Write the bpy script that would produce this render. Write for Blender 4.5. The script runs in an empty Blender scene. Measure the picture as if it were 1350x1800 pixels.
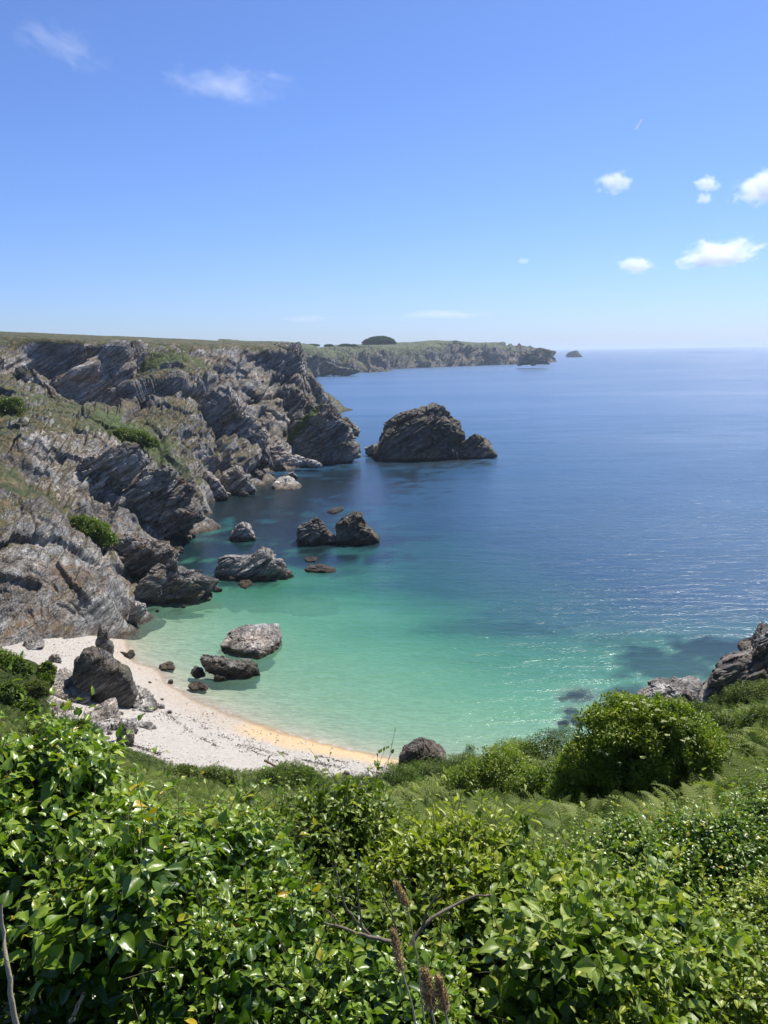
import bpy, bmesh, math, random
import numpy as np
from mathutils import Matrix, Vector
R = math.radians
random.seed(7)
rng = np.random.default_rng(11)
S = bpy.context.scene

# ------------------------------------------------------------------ camera
EYE = 30.0
F = 1386.0
PITCH, ROLL = R(11.54), R(-0.86)
_f = np.array([0, math.cos(PITCH), -math.sin(PITCH)])
_r0 = np.array([1.0, 0, 0]); _u0 = np.array([0, math.sin(PITCH), math.cos(PITCH)])
_r = _r0*math.cos(ROLL) + _u0*math.sin(ROLL)
_u = np.cross(_r, _f)
cd = bpy.data.cameras.new('camera'); cam = bpy.data.objects.new('camera', cd)
S.collection.objects.link(cam); S.camera = cam
cd.sensor_fit = 'VERTICAL'; cd.sensor_height = 24; cd.lens = 24*F/1800
cd.clip_start = 0.05; cd.clip_end = 60000
M4 = Matrix(((_r[0], _u[0], -_f[0], 0), (_r[1], _u[1], -_f[1], 0), (_r[2], _u[2], -_f[2], EYE), (0, 0, 0, 1)))
cam.matrix_world = M4

# ------------------------------------------------------------------ light
SUN_AZ, SUN_EL = R(37), R(54)          # azimuth from the view direction towards the right
w = bpy.data.worlds.new("World"); S.world = w; w.use_nodes = True
nt = w.node_tree; bg = nt.nodes['Background']
sky = nt.nodes.new('ShaderNodeTexSky'); sky.sky_type = 'NISHITA'; sky.sun_disc = False
sky.sun_elevation = SUN_EL; sky.sun_rotation = SUN_AZ
sky.altitude = 0; sky.air_density = 1.0; sky.dust_density = 0.4; sky.ozone_density = 3.0
hs = nt.nodes.new('ShaderNodeHueSaturation'); hs.inputs['Saturation'].default_value = 1.0
nt.links.new(sky.outputs[0], hs.inputs['Color'])
_tc = nt.nodes.new('ShaderNodeTexCoord'); _sp = nt.nodes.new('ShaderNodeSeparateXYZ'); nt.links.new(_tc.outputs['Generated'], _sp.inputs[0])
_rp = nt.nodes.new('ShaderNodeValToRGB'); nt.links.new(_sp.outputs['Z'], _rp.inputs[0])
for _i, (_p, _c) in enumerate([(0, (.74, .93, 1.55)), (.022, (.76, .92, 1.36)), (.083, (.80, .88, 1.10)), (.22, (.78, .90, 1.13)), (.36, (.72, .89, 1.29)), (.62, (.72, .89, 1.25))]):
    _e = _rp.color_ramp.elements[_i] if _i < 1 else (_rp.color_ramp.elements[1] if _i == 5 else _rp.color_ramp.elements.new(_p))
    _e.position = _p
for _e, _c in zip(_rp.color_ramp.elements, [(.74, .93, 1.48), (.76, .91, 1.28), (.84, .90, 1.02), (.84, .92, 1.02), (.77, .90, 1.13), (.33, .35, .40)]): _e.color = (*_c, 1)
_mx = nt.nodes.new('ShaderNodeMix'); _mx.data_type = 'RGBA'; _mx.blend_type = 'MULTIPLY'; _mx.inputs[0].default_value = 1
nt.links.new(hs.outputs[0], _mx.inputs[6]); nt.links.new(_rp.outputs[0], _mx.inputs[7]); nt.links.new(_mx.outputs[2], bg.inputs['Color'])
bg.inputs['Strength'].default_value = 0.092
sd = bpy.data.lights.new('sun', 'SUN'); sd.energy = 5.0; sd.angle = R(0.53); sd.color = (1, .955, .88)
sun = bpy.data.objects.new('sun', sd); S.collection.objects.link(sun)
sdir = Vector((math.sin(SUN_AZ)*math.cos(SUN_EL), math.cos(SUN_AZ)*math.cos(SUN_EL), math.sin(SUN_EL)))
sun.rotation_euler = sdir.to_track_quat('Z', 'Y').to_euler(); sun.location = sdir*200
SD = np.array(sdir)
S.view_settings.view_transform = 'Standard'; S.view_settings.look = 'None'
S.view_settings.exposure = 0.20; S.view_settings.gamma = 1
S.render.engine = 'CYCLES'
S.cycles.volume_bounces = 12; S.cycles.max_bounces = 8; S.cycles.transparent_max_bounces = 16
S.cycles.caustics_reflective = False; S.cycles.caustics_refractive = False

# ------------------------------------------------------------------ projection helpers (photo pixels, 1350 x 1800)
def ray(px, py):
    a = (np.asarray(px, float)-675)/F; b = -(np.asarray(py, float)-900)/F
    return a[..., None]*_r + b[..., None]*_u + _f
def P(px, py, Y):
    d = ray(np.array(px), np.array(py)); return np.array([0, 0, EYE]) + d*(Y/d[..., 1:2])
def W(px, py, z=0.0):
    d = ray(np.array(px), np.array(py)); return np.array([0, 0, EYE]) + d*((z-EYE)/d[..., 2:3])

# ------------------------------------------------------------------ numpy noise
def h3(ix, iy, iz, s):
    h = (ix.astype(np.int64)*73856093) ^ (iy.astype(np.int64)*19349663) ^ (iz.astype(np.int64)*83492791) ^ (s*2654435761)
    h = (h & 0xffffffff).astype(np.uint64)
    h = ((h ^ (h >> np.uint64(15)))*np.uint64(2246822519)) & np.uint64(0xffffffff)
    h = ((h ^ (h >> np.uint64(13)))*np.uint64(3266489917)) & np.uint64(0xffffffff)
    h = h ^ (h >> np.uint64(16))
    return h.astype(np.float64)/4294967295.0
def vnoise(p, s=0):
    i = np.floor(p); f = p-i; f = f*f*(3-2*f); o = 0
    for a in (0, 1):
        for b in (0, 1):
            for c in (0, 1):
                wt = (f[:, 0] if a else 1-f[:, 0])*(f[:, 1] if b else 1-f[:, 1])*(f[:, 2] if c else 1-f[:, 2])
                o = o + wt*h3(i[:, 0]+a, i[:, 1]+b, i[:, 2]+c, s)
    return o*2-1
def fbm(p, s=0, o=4):
    t = 0; a = 1; n = 0
    for k in range(o):
        t = t+a*vnoise(p*2**k, s+k); n += a; a *= .5
    return t/n
def facet(p, s=0, slope=.9):
    """piecewise-planar rock displacement: every cell is a tilted plane; also returns crack closeness"""
    b0 = np.floor(p-.5)
    best = np.full(len(p), 1e9); sec = best.copy(); val = np.zeros(len(p))
    for a in (0, 1):
        for b in (0, 1):
            for c in (0, 1):
                i = b0+np.array([a, b, c]); x, y, z = i[:, 0], i[:, 1], i[:, 2]
                q = np.stack([h3(x, y, z, s+11), h3(x, y, z, s+12), h3(x, y, z, s+13)], 1)
                d = p-(i+.15+.7*q); dd = (d*d).sum(1)
                g = np.stack([h3(x, y, z, s+14), h3(x, y, z, s+15), h3(x, y, z, s+16)], 1)*2-1
                v = (d*g).sum(1)*slope + h3(x, y, z, s+17)-.5
                m = dd < best
                sec = np.where(m, best, np.minimum(sec, dd)); val = np.where(m, v, val); best = np.where(m, dd, best)
    return val, np.sqrt(sec)-np.sqrt(best)
# bedding axes of the schist: layers climb towards the upper right of the picture
e1 = np.array([.80, .10, .50]); e1 /= np.linalg.norm(e1)
e3 = np.array([-.52, -.22, .80]); e3 -= e3.dot(e1)*e1; e3 /= np.linalg.norm(e3)
e2 = np.cross(e3, e1)
def bed(p, k=(.6, .8, 1.35)):
    return np.stack([p@e1*k[0], p@e2*k[1], p@e3*k[2]], 1)
def slabs(p, per, s, ln=(4.5, 3.5)):
    w_ = vnoise(p/(per*9), s+1)*.45+vnoise(p/(per*2.2), s+2)*.07
    h = p@e3/per+w_; i = np.floor(h); f = h-i
    a = np.floor(p@e1/(per*ln[0])+h3(i, i*0, i*0, s+3)*9+.4*vnoise(p/(per*3), s+6)); b = np.floor(p@e2/(per*ln[1])+h3(i, a, i*0, s+4)*9)
    return (h3(i, a, b, s+5)-.5)*1.3 + (f-.5)*.55 - .35*np.clip(1-f/.14, 0, 1)
def beds(p, pers, amps, s=0):
    return sum(am*slabs(p, pe, s+17*k) for k, (pe, am) in enumerate(zip(pers, amps)))
def rockdisp(p, sizes, amps, s=0):
    q = bed(p); t = 0
    warp = np.stack([vnoise(q/sizes[0], s+5), vnoise(q/sizes[0], s+6), vnoise(q/sizes[0], s+7)], 1)
    for k, (sz, am) in enumerate(zip(sizes, amps)):
        v, c = facet(q/sz+warp*.07, s+31*k)
        t = t + am*(v - .45*np.clip(1-c/.12, 0, 1))
    return t

# ------------------------------------------------------------------ mesh helpers
C = S.collection
def tag(o, label=None, cat=None, group=None, kind=None):
    if label: o['label'] = label
    if cat: o['category'] = cat
    if group: o['group'] = group
    if kind: o['kind'] = kind
    return o
def mesh(name, V, Fc, mat, parent=None, attrs=None, smooth=False, loc=None):
    V = np.asarray(V, float); Fc = np.asarray(Fc, np.int32)
    if loc is not None: V = V-np.asarray(loc)
    me = bpy.data.meshes.new(name); n = len(Fc); k = Fc.shape[1]
    me.vertices.add(len(V)); me.vertices.foreach_set('co', V.astype(np.float32).ravel())
    me.loops.add(n*k); me.loops.foreach_set('vertex_index', Fc.ravel())
    me.polygons.add(n); me.polygons.foreach_set('loop_start', np.arange(0, n*k, k, dtype=np.int32))
    me.polygons.foreach_set('loop_total', np.full(n, k, np.int32))
    me.polygons.foreach_set('use_smooth', np.full(n, smooth))
    me.update(calc_edges=True); me.validate()
    for a, v in (attrs or {}).items():
        at = me.attributes.new(a, 'FLOAT', 'POINT'); at.data.foreach_set('value', np.asarray(v, np.float32))
    me.materials.append(mat)
    o = bpy.data.objects.new(name, me); C.objects.link(o)
    if loc is not None: o.location = loc
    if parent is not None: o.parent = parent
    return o
def empty(name, loc):
    o = bpy.data.objects.new(name, None); o.location = loc; o.empty_display_size = .2; C.objects.link(o); return o
def gridfaces(nr, nc):
    i = np.arange(nr*nc).reshape(nr, nc)
    return np.stack([i[:-1, :-1].ravel(), i[:-1, 1:].ravel(), i[1:, 1:].ravel(), i[1:, :-1].ravel()], 1)
def normals(V, nr, nc):
    G = V.reshape(nr, nc, 3); a = np.gradient(G, axis=0); b = np.gradient(G, axis=1)
    n = np.cross(b, a); n /= np.linalg.norm(n, axis=2, keepdims=True)+1e-9
    n = n*np.sign(n[..., 2].mean()); return n.reshape(-1, 3)
class RBF:
    def __init__(s, xy, vals, eps=.5):
        s.c = np.asarray(xy, float); v = np.asarray(vals, float); v = v.reshape(len(s.c), -1)
        n = len(s.c); A = np.zeros((n+3, n+3))
        A[:n, :n] = np.sqrt(((s.c[:, None]-s.c[None])**2).sum(2)+eps*eps)
        A[:n, n:] = np.c_[np.ones(n), s.c]; A[n:, :n] = A[:n, n:].T
        s.w = np.linalg.lstsq(A, np.r_[v, np.zeros((3, v.shape[1]))], rcond=None)[0]; s.e = eps
    def __call__(s, xy):
        xy = np.asarray(xy, float); o = []
        for k in range(0, len(xy), 40000):
            q = xy[k:k+40000]; d = np.sqrt(((q[:, None]-s.c[None])**2).sum(2)+s.e**2)
            o.append(d@s.w[:-3]+np.c_[np.ones(len(q)), q]@s.w[-3:])
        return np.concatenate(o)
def columns(hf, px0, px1, nc, Y0, Y1, nr, ns=500):
    """terrain sheet whose rows are spaced evenly along each steep profile"""
    u = (np.linspace(px0, px1, nc)-675)/F; Y = np.exp(np.linspace(math.log(Y0), math.log(Y1), ns))
    X = u[:, None]*Y[None]*1.02; YY = np.broadcast_to(Y, X.shape)
    Z = hf(np.stack([X.ravel(), YY.ravel()], 1)).reshape(X.shape)
    out = np.zeros((nr, nc, 3))
    for c in range(nc):
        d = np.hypot(np.diff(Y), np.diff(Z[c]))/Y[1:]
        s = np.r_[0, np.cumsum(d)]; t = np.linspace(0, s[-1], nr)
        out[:, c, 1] = np.interp(t, s, Y); out[:, c, 2] = np.interp(t, s, Z[c]); out[:, c, 0] = u[c]*1.02*out[:, c, 1]
    return out.reshape(-1, 3)
def unit(v): return v/(np.linalg.norm(v, axis=-1, keepdims=True)+1e-9)

# ------------------------------------------------------------------ materials
class NT:
    def __init__(s, name):
        s.m = bpy.data.materials.new(name); s.m.use_nodes = True; s.t = s.m.node_tree
        s.t.nodes.clear(); s.out = s.n('OutputMaterial')
    def n(s, typ, **k):
        nd = s.t.nodes.new('ShaderNode'+typ)
        for a, v in k.items():
            if hasattr(nd, a): setattr(nd, a, v)
        return nd
    def set(s, nd, key, v):
        if isinstance(v, bpy.types.NodeSocket): s.t.links.new(v, nd.inputs[key])
        elif isinstance(v, (tuple, list)) and len(v) == 3 and nd.inputs[key].type == 'RGBA': nd.inputs[key].default_value = (*v, 1)
        else: nd.inputs[key].default_value = v
    def attr(s, a): nd = s.n('Attribute'); nd.attribute_name = a; return nd.outputs['Fac']
    def pos(s, mode=0):
        return s.n('NewGeometry').outputs['Position'] if mode == 0 else s.n('TexCoord').outputs['Object']
    def noise(s, vec, scale, detail=4, rough=.6, dist=0):
        nd = s.n('TexNoise'); s.set(nd, 'Vector', vec); s.set(nd, 'Scale', scale); s.set(nd, 'Detail', detail)
        s.set(nd, 'Roughness', rough); s.set(nd, 'Distortion', dist); return nd.outputs['Fac']
    def ramp(s, fac, stops, interp='LINEAR'):
        nd = s.n('ValToRGB'); s.set(nd, 'Fac', fac); cr = nd.color_ramp; cr.interpolation = interp
        while len(cr.elements) < len(stops): cr.elements.new(.5)
        for e, (p, c) in zip(cr.elements, stops):
            e.position = p; e.color = (*c, 1) if isinstance(c, tuple) else (c, c, c, 1)
        return nd.outputs['Color']
    def mix(s, fac, a, b, mode='MIX'):
        nd = s.n('Mix', data_type='RGBA', blend_type=mode)
        s.set(nd, 0, fac); s.set(nd, 6, a); s.set(nd, 7, b); return nd.outputs[2]
    def math(s, op, a, b=0.0, c=None, clamp=False):
        nd = s.n('Math', operation=op, use_clamp=clamp); s.set(nd, 0, a); s.set(nd, 1, b)
        if c is not None: s.set(nd, 2, c)
        return nd.outputs[0]
    def mapping(s, vec, scale=(1, 1, 1), rot=(0, 0, 0)):
        nd = s.n('Mapping'); s.set(nd, 'Vector', vec); nd.inputs['Scale'].default_value = scale
        nd.inputs['Rotation'].default_value = rot; return nd.outputs[0]
    def bump(s, h, strength=.5, dist=.1, nrm=None):
        nd = s.n('Bump'); s.set(nd, 'Height', h); s.set(nd, 'Strength', strength); s.set(nd, 'Distance', dist)
        if nrm is not None: s.set(nd, 'Normal', nrm)
        return nd.outputs[0]
    def princ(s, col, rough=.8, nrm=None, spec=.3):
        nd = s.n('BsdfPrincipled'); s.set(nd, 'Base Color', col); s.set(nd, 'Roughness', rough)
        s.set(nd, 'Specular IOR Level', spec)
        if nrm is not None: s.set(nd, 'Normal', nrm)
        return nd.outputs[0]
    def done(s, sh): s.t.links.new(sh, s.out.inputs['Surface']); return s.m
def bedvec(t, pos, k):
    """dot products of the position with the bedding axes"""
    o = []
    for e, kk in zip((e1, e2, e3), k):
        d = t.n('VectorMath', operation='DOT_PRODUCT'); t.set(d, 0, pos); d.inputs[1].default_value = tuple(e*kk); o.append(d.outputs['Value'])
    c = t.n('CombineXYZ')
    for i in range(3): t.t.links.new(o[i], c.inputs[i])
    return c.outputs[0]
def rock_mat(name, sc=1.0, tint=(1, 1, 1), lichen=.5, green=.0, wet=True, bright=1.0, veg=False, haze=False):
    t = NT(name); p = t.pos()
    bv = bedvec(t, p, (.35, .8, 2.6))
    n1 = t.noise(bv, .55*sc, 6, .6, 0); n2 = t.noise(bv, 2.6*sc, 5, .65); n3 = t.noise(p, .16*sc, 5, .6)
    g = lambda v: tuple(v*bright*c for c in tint)
    col = t.ramp(n1, [(.32, g(.05)), (.44, g(.15)), (.55, g(.29)), (.68, g(.54))])
    col2 = t.ramp(n2, [(.38, g(.045)), (.5, g(.21)), (.62, g(.66))])
    col = t.mix(.38, col, col2)
    col = t.mix(1.0, col, t.ramp(t.noise(p, .075*sc, 5, .65, .5), [(.36, (.50, .49, .48)), (.5, (1, 1, 1)), (.66, (1.5, 1.47, 1.42))]), 'MULTIPLY')
    warm = t.ramp(n3, [(.46, 0.0), (.58, 1.0)])
    col = t.mix(t.math('MULTIPLY', warm, .42), col, t.mix(1.0, col, (1.0, .76, .56), 'MULTIPLY'))
    # lichen: ochre and rust patches on the tops
    nz = t.n('SeparateXYZ'); t.set(nz, 0, t.n('NewGeometry').outputs['Normal'])
    l1 = t.noise(p, .5*sc, 6, .7, .5); up = t.ramp(nz.outputs[2], [(.15, 0.0), (.75, 1.0)])
    l2 = t.ramp(t.noise(p, .11*sc, 3, .5), [(.42, .15), (.6, 1.0)])
    lf = t.math('MULTIPLY', t.math('MULTIPLY', l2, t.ramp(l1, [(.47, 0.0), (.58, 1.0)])), t.math('MULTIPLY', t.math('ADD', up, .35, clamp=True), lichen), clamp=True)
    lcol = t.ramp(t.noise(p, 1.7*sc, 3), [(.4, (.23, .105, .04)), (.55, (.30, .19, .07)), (.7, (.16, .14, .07))])
    col = t.mix(lf, col, lcol)
    if veg:
        v = t.attr('veg'); vn = t.noise(p, .35*sc, 6, .7); 
        vf = t.math('ADD', t.math('MULTIPLY', v, 1.15), t.math('MULTIPLY', t.math('SUBTRACT', vn, .46), 2.1))
        vf = t.math('ADD', vf, t.math('MULTIPLY', t.math('SUBTRACT', nz.outputs[2], .62), .9))
        vf = t.ramp(vf, [(.42, 0.0), (.52, 1.0)])
        vc = t.ramp(t.noise(p, .35*sc, 7, .8), [(.32, (.022, .040, .010)), (.44, (.055, .075, .022)), (.52, (.115, .105, .042)), (.62, (.23, .165, .085)), (.7, (.30, .22, .13))])
        gr = t.attr('grn'); vc = t.mix(gr, vc, t.ramp(t.noise(p, .9*sc, 5, .8), [(.35, (.028, .055, .010)), (.5, (.085, .135, .028)), (.66, (.17, .20, .055))]))
        col = t.mix(vf, col, vc)
    elif green > 0:
        vn = t.noise(p, .45*sc, 5, .7)
        vf = t.math('MULTIPLY', t.ramp(vn, [(.50, 0.0), (.58, 1.0)]), t.math('MULTIPLY', t.ramp(nz.outputs[2], [(.45, 0.0), (.7, 1.0)]), green))
        col = t.mix(vf, col, t.ramp(l1, [(.4, (.05, .08, .02)), (.6, (.17, .15, .06))]))
    rough = .72
    if wet:
        ps = t.n('SeparateXYZ'); t.set(ps, 0, p)
        wl = t.math('ADD', ps.outputs[2], t.math('MULTIPLY', n3, .8*min(1, 1/sc)))
        wf = t.ramp(t.math('MULTIPLY', wl, .5), [(.30, 1.0), (.62, 0.0)])
        col = t.mix(wf, col, t.mix(1.0, col, (.30, .25, .19), 'MULTIPLY'))
    bw = bedvec(t, t.n('VectorMath', operation='ADD').outputs[0], (.20, .55, 1.9))
    va = [x for x in t.t.nodes if x.bl_idname == 'ShaderNodeVectorMath' and x.operation == 'ADD'][0]; t.set(va, 0, p)
    wn = t.n('TexNoise'); t.set(wn, 'Vector', p); t.set(wn, 'Scale', .35*sc); t.set(wn, 'Detail', 3); t.set(va, 1, t.mix(1.0, wn.outputs['Color'], (1.6/sc, 1.6/sc, 1.6/sc), 'MULTIPLY'))
    def vor(scale, feat):
        nd = t.n('TexVoronoi'); nd.feature = feat; t.set(nd, 'Vector', bw); t.set(nd, 'Scale', scale); t.set(nd, 'Randomness', 1.0); return nd
    vc1 = t.n('SeparateColor'); t.set(vc1, 0, vor(.42*sc, 'F1').outputs['Color']); vc2 = t.n('SeparateColor'); t.set(vc2, 0, vor(1.25*sc, 'F1').outputs['Color'])
    n0 = t.math('ADD', t.math('MULTIPLY', vc1.outputs[0], .8), t.math('MULTIPLY', vc2.outputs[0], .35))
    ce = t.math('ADD', vor(.42*sc, 'DISTANCE_TO_EDGE').outputs['Distance'], t.math('MULTIPLY', n2, .05))
    cr = t.ramp(ce, [(.035, 1.0), (.085, 0.0)])
    col = t.mix(1.0, col, t.ramp(vc2.outputs[1], [(0, .74), (1, 1.26)]), 'MULTIPLY')
    col = t.mix(t.math('MULTIPLY', t.math('MULTIPLY', cr, t.ramp(n3, [(.42, 0.0), (.6, 1.0)])), .5), col, t.mix(1.0, col, (.35, .34, .34), 'MULTIPLY'))
    h = t.math('ADD', t.math('MULTIPLY', n2, .6), t.math('MULTIPLY', t.noise(bv, 9*sc, 6, .7), .25))
    h = t.math('ADD', h, t.math('MULTIPLY', n1, 1.2))
    return t.done(t.princ(col, rough, t.bump(t.math('SUBTRACT', t.math('ADD', h, t.math('MULTIPLY', n0, .9)), t.math('MULTIPLY', cr, .25)), 1.0, .55/sc), .35))
M_cliff = rock_mat('schist_cliff', 1.0, (.99, .965, .92), lichen=.6, veg=True, bright=1.15)
M_rock = rock_mat('schist_rock', 1.6, (1.0, .96, .90), lichen=.35, bright=1.2)
M_pale = rock_mat('pale_schist', 1.8, (1.0, .96, .90), lichen=.12, bright=1.75)
M_dark = rock_mat('dark_schist', 1.5, (1, .94, .87), lichen=.5, green=.5, bright=.66)
M_stack = rock_mat('stack_schist', .8, (1, .95, .88), lichen=.6, green=1.2, bright=.68)
M_far = rock_mat('far_schist', .22, (1, .94, .85), lichen=.6, veg=True, wet=True, bright=.75)

# ------------------------------------------------------------------ seabed and beach
SH = [(-400,1120,-.2),(150,1095,0),(190,1112,0),(235,1160,0),(300,1203,0),(340,1228,0),(400,1254,0),(430,1268,0),(500,1290,0),(560,1304,0),(620,1320,0),(700,1336,0),(800,1345,0),(1000,1350,0),(1300,1360,0)]
bp = []
for a, b, z in SH: q = W(a, b, 0); bp.append((q[0], q[1], z))
for a, b, z in [(0,1150,2.6),(90,1128,2.0),(150,1118,1.1),(60,1200,3.0),(150,1290,2.9),(250,1250,1.3),(200,1180,1.2),(350,1350,2.8),(300,1300,1.9),(400,1300,1.2),(500,1360,2.2),(450,1310,1.0),(560,1330,.75),(560,1380,2.4),(640,1390,2.2),(660,1360,1.3),(640,1335,.45),(700,1380,2.0),(800,1420,3),(-300,1200,4)]:
    q = W(a, b, z); bp.append((q[0], q[1], z))
for a, b, z in [(250,1115,-.5),(330,1150,-.8),(400,1200,-.75),(500,1240,-.8),(600,1275,-.8),(700,1300,-.8),(800,1310,-.9),(950,1300,-1.2),(350,1080,-1.3),(500,1130,-1.9),(650,1180,-1.9),(800,1220,-2.0),(1000,1220,-2.6),(450,1040,-3.0),(600,1060,-3.4),(800,1120,-3.4),(1000,1160,-3.9),(1200,1150,-2.6),(1200,1230,-2.2),(1240,1180,-2.2),(1130,1150,-3.6),(1250,1110,-7),(330,1010,-3.0),(380,950,-4.2),(500,960,-5),(650,990,-5.2),(800,1040,-5.6),(1000,1080,-6.5),(1300,1060,-10),(450,880,-7),(650,900,-9),(900,960,-9.5),(1200,980,-12),(600,820,-13),(1000,850,-16)]:
    q = W(a, b, 0); bp.append((q[0], q[1], z))
bp += [(-200, 400, -14), (300, 300, -24), (200, 60, -10), (100, 60, -6), (-60, 40, 6), (0, 40, 4), (60, 40, 2), (400, 0, -15), (0, 0, 7), (-200, 0, 10), (0, 700, -30), (300, 700, -30)]
bp = np.array(bp); seabed = RBF(bp[:, :2], bp[:, 2], eps=1.5)
def bedz(xy): return np.clip(seabed(xy)[:, 0], -26, 12)
nr, nc = 420, 380
Yv = np.exp(np.linspace(math.log(36), math.log(420), nr)); uv = np.linspace(-.75, .95, nc)
V = np.zeros((nr, nc, 3)); V[..., 0] = uv[None]*Yv[:, None]; V[..., 1] = Yv[:, None]
V = V.reshape(-1, 3); V[:, 2] = bedz(V[:, :2]) + .10*fbm(V*np.array([.35, .35, 0])+3, 2)*np.clip(V[:, 1]*0+1, 0, 1)
V[:, 2] += np.where(V[:, 2] > 0, .045*fbm(V*np.array([2.2, 2.2, 0]), 9, 3), 0)
# patches of dark weed and rock on the sandy bottom, plus painted cliff reflection
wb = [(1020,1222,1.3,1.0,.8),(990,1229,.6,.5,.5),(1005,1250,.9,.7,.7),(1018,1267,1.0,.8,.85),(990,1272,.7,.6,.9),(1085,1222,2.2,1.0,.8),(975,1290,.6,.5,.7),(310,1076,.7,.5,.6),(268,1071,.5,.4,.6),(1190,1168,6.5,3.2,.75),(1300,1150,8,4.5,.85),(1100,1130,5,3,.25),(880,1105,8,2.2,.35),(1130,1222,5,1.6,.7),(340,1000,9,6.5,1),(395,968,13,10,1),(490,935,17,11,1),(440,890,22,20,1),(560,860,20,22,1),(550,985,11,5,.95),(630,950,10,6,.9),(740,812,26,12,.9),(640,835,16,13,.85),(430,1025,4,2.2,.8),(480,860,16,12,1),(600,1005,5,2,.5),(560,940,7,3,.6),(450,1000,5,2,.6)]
def weed_and_reflection(xy):
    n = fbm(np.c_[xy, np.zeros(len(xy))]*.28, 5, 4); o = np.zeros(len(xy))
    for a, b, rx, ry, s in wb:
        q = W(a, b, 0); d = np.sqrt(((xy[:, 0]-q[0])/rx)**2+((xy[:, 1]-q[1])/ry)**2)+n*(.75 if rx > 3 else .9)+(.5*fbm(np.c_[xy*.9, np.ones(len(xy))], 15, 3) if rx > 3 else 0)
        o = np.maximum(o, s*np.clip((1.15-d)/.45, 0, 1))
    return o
t = NT('beach_sand'); p = t.pos(); sx = t.n('SeparateXYZ'); t.set(sx, 0, p); z = sx.outputs[2]
n_a = t.noise(p, .5, 5, .6); n_b = t.noise(p, 3.2, 6, .85); n_c = t.noise(p, 13, 4, .85)
peb = t.ramp(n_b, [(.32, (.20, .18, .16)), (.43, (.43, .40, .37)), (.60, (.60, .57, .53))])
peb = t.mix(.5, peb, t.ramp(n_c, [(.36, (.16, .145, .13)), (.5, (.46, .43, .395)), (.64, (.74, .71, .66))]))
lowpeb = t.mix(1.0, peb, (1.0, .93, .86), 'MULTIPLY')
gold = t.ramp(n_b, [(.3, (.56, .41, .24)), (.7, (.68, .53, .33))])
zz = t.math('ADD', z, t.math('MULTIPLY', t.math('SUBTRACT', n_a, .5), .55))
c1 = t.mix(t.ramp(zz, [(.35, 0.0), (.85, 1.0)]), lowpeb, peb)
gf = t.math('MULTIPLY', t.attr('gold'), t.ramp(t.math('ADD', t.math('MULTIPLY', zz, .5), .2), [(.42, 1.0), (.60, 0.0)]))
c1 = t.mix(gf, c1, gold)
wetf = t.ramp(t.math('ADD', z, .5), [(.53, 1.0), (.64, 0.0)])
c1 = t.mix(1.0, c1, (1.0, .985, .95), 'MULTIPLY')
c1 = t.mix(wetf, c1, t.mix(1.0, c1, (.74, .66, .55), 'MULTIPLY'))
rip = t.noise(t.mapping(p, (.8, 3.2, 1), (0, 0, R(14))), 1.3, 4, .6, .8)
und = t.ramp(t.math('ADD', z, .5), [(.30, 1.0), (.52, 0.0)])
c1 = t.mix(und, c1, t.mix(.5, t.ramp(n_a, [(.3, (.38, .34, .24)), (.7, (.54, .50, .38))]), t.ramp(rip, [(.38, (.26, .24, .17)), (.6, (.68, .63, .49))])))
wk = t.ramp(t.noise(p, .8, 6, .75, .5), [(.35, (.012, .016, .014)), (.6, (.05, .05, .03)), (.75, (.12, .115, .07))])
c1 = t.mix(t.attr('weed_and_reflection'), c1, wk)
M_beach = t.done(t.princ(c1, t.math('SUBTRACT', .85, t.math('MULTIPLY', wetf, .35)), t.bump(t.math('ADD', n_c, n_b), .55, .05)))
gq = np.array([W(500,1294,0), W(540,1303,0), W(600,1322,0), W(680,1345,0), W(700,1350, 0)])[:, :2]
gd = np.min(np.sqrt(((V[:, None, :2]-gq[None])**2).sum(2)), axis=1)
beach = mesh('beach', V, gridfaces(nr, nc), M_beach, attrs={'weed_and_reflection': weed_and_reflection(V[:, :2]), 'gold': np.clip((4.8-gd)/2.2, 0, 1)}, smooth=True)
tag(beach, kind='structure')

# ------------------------------------------------------------------ sea
nr, nc = 520, 300
d = np.exp(np.linspace(math.log(34), math.log(26000), nr)); az = np.linspace(R(-75), R(75), nc)
V = np.stack([np.sin(az)[None]*d[:, None], np.cos(az)[None]*d[:, None], np.zeros((nr, nc))], 2).reshape(-1, 3)
dep = np.where(d[:, None]*np.ones(nc) < 380, -bedz(V[:, :2]).reshape(nr, nc), 26).ravel()
dep = np.where(V[:, 1] > 380, 26, dep)
UW = [(1020,1222,25,9),(990,1229,9,4),(1005,1250,14,6),(1018,1267,16,8),(990,1272,10,6),(1092,1219,14,7),(1062,1240,13,6),(310,1075,9,3),(268,1070,6,2),(975,1290,10,5)]
for a_, b_, c_, d_ in UW:
    c0 = W(a_, b_, 0); rx = c_*np.linalg.norm(c0-np.array([0, 0, EYE]))/F; ry = rx*.9
    dd_ = np.sqrt(((V[:, 0]-c0[0])/rx)**2+((V[:, 1]-c0[1])/ry)**2); dep = np.minimum(dep, np.where(dd_ < 2.6, .75+np.clip(dd_-1.2, 0, 9)*1.6, 99))
wd = np.where(dep < 16, weed_and_reflection(V[:, :2]), 0)
t = NT('sea_water'); p = t.pos(); D = t.attr('depth'); Wd = t.attr('weed_and_reflection')
dn = t.math('ADD', D, t.math('MULTIPLY', t.math('SUBTRACT', t.noise(t.mapping(p, (.6, 1.6, 1)), .06, 4, .6), .5), t.math('MULTIPLY', D, .8)))
Dn = t.math('DIVIDE', dn, 26.0)
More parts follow.
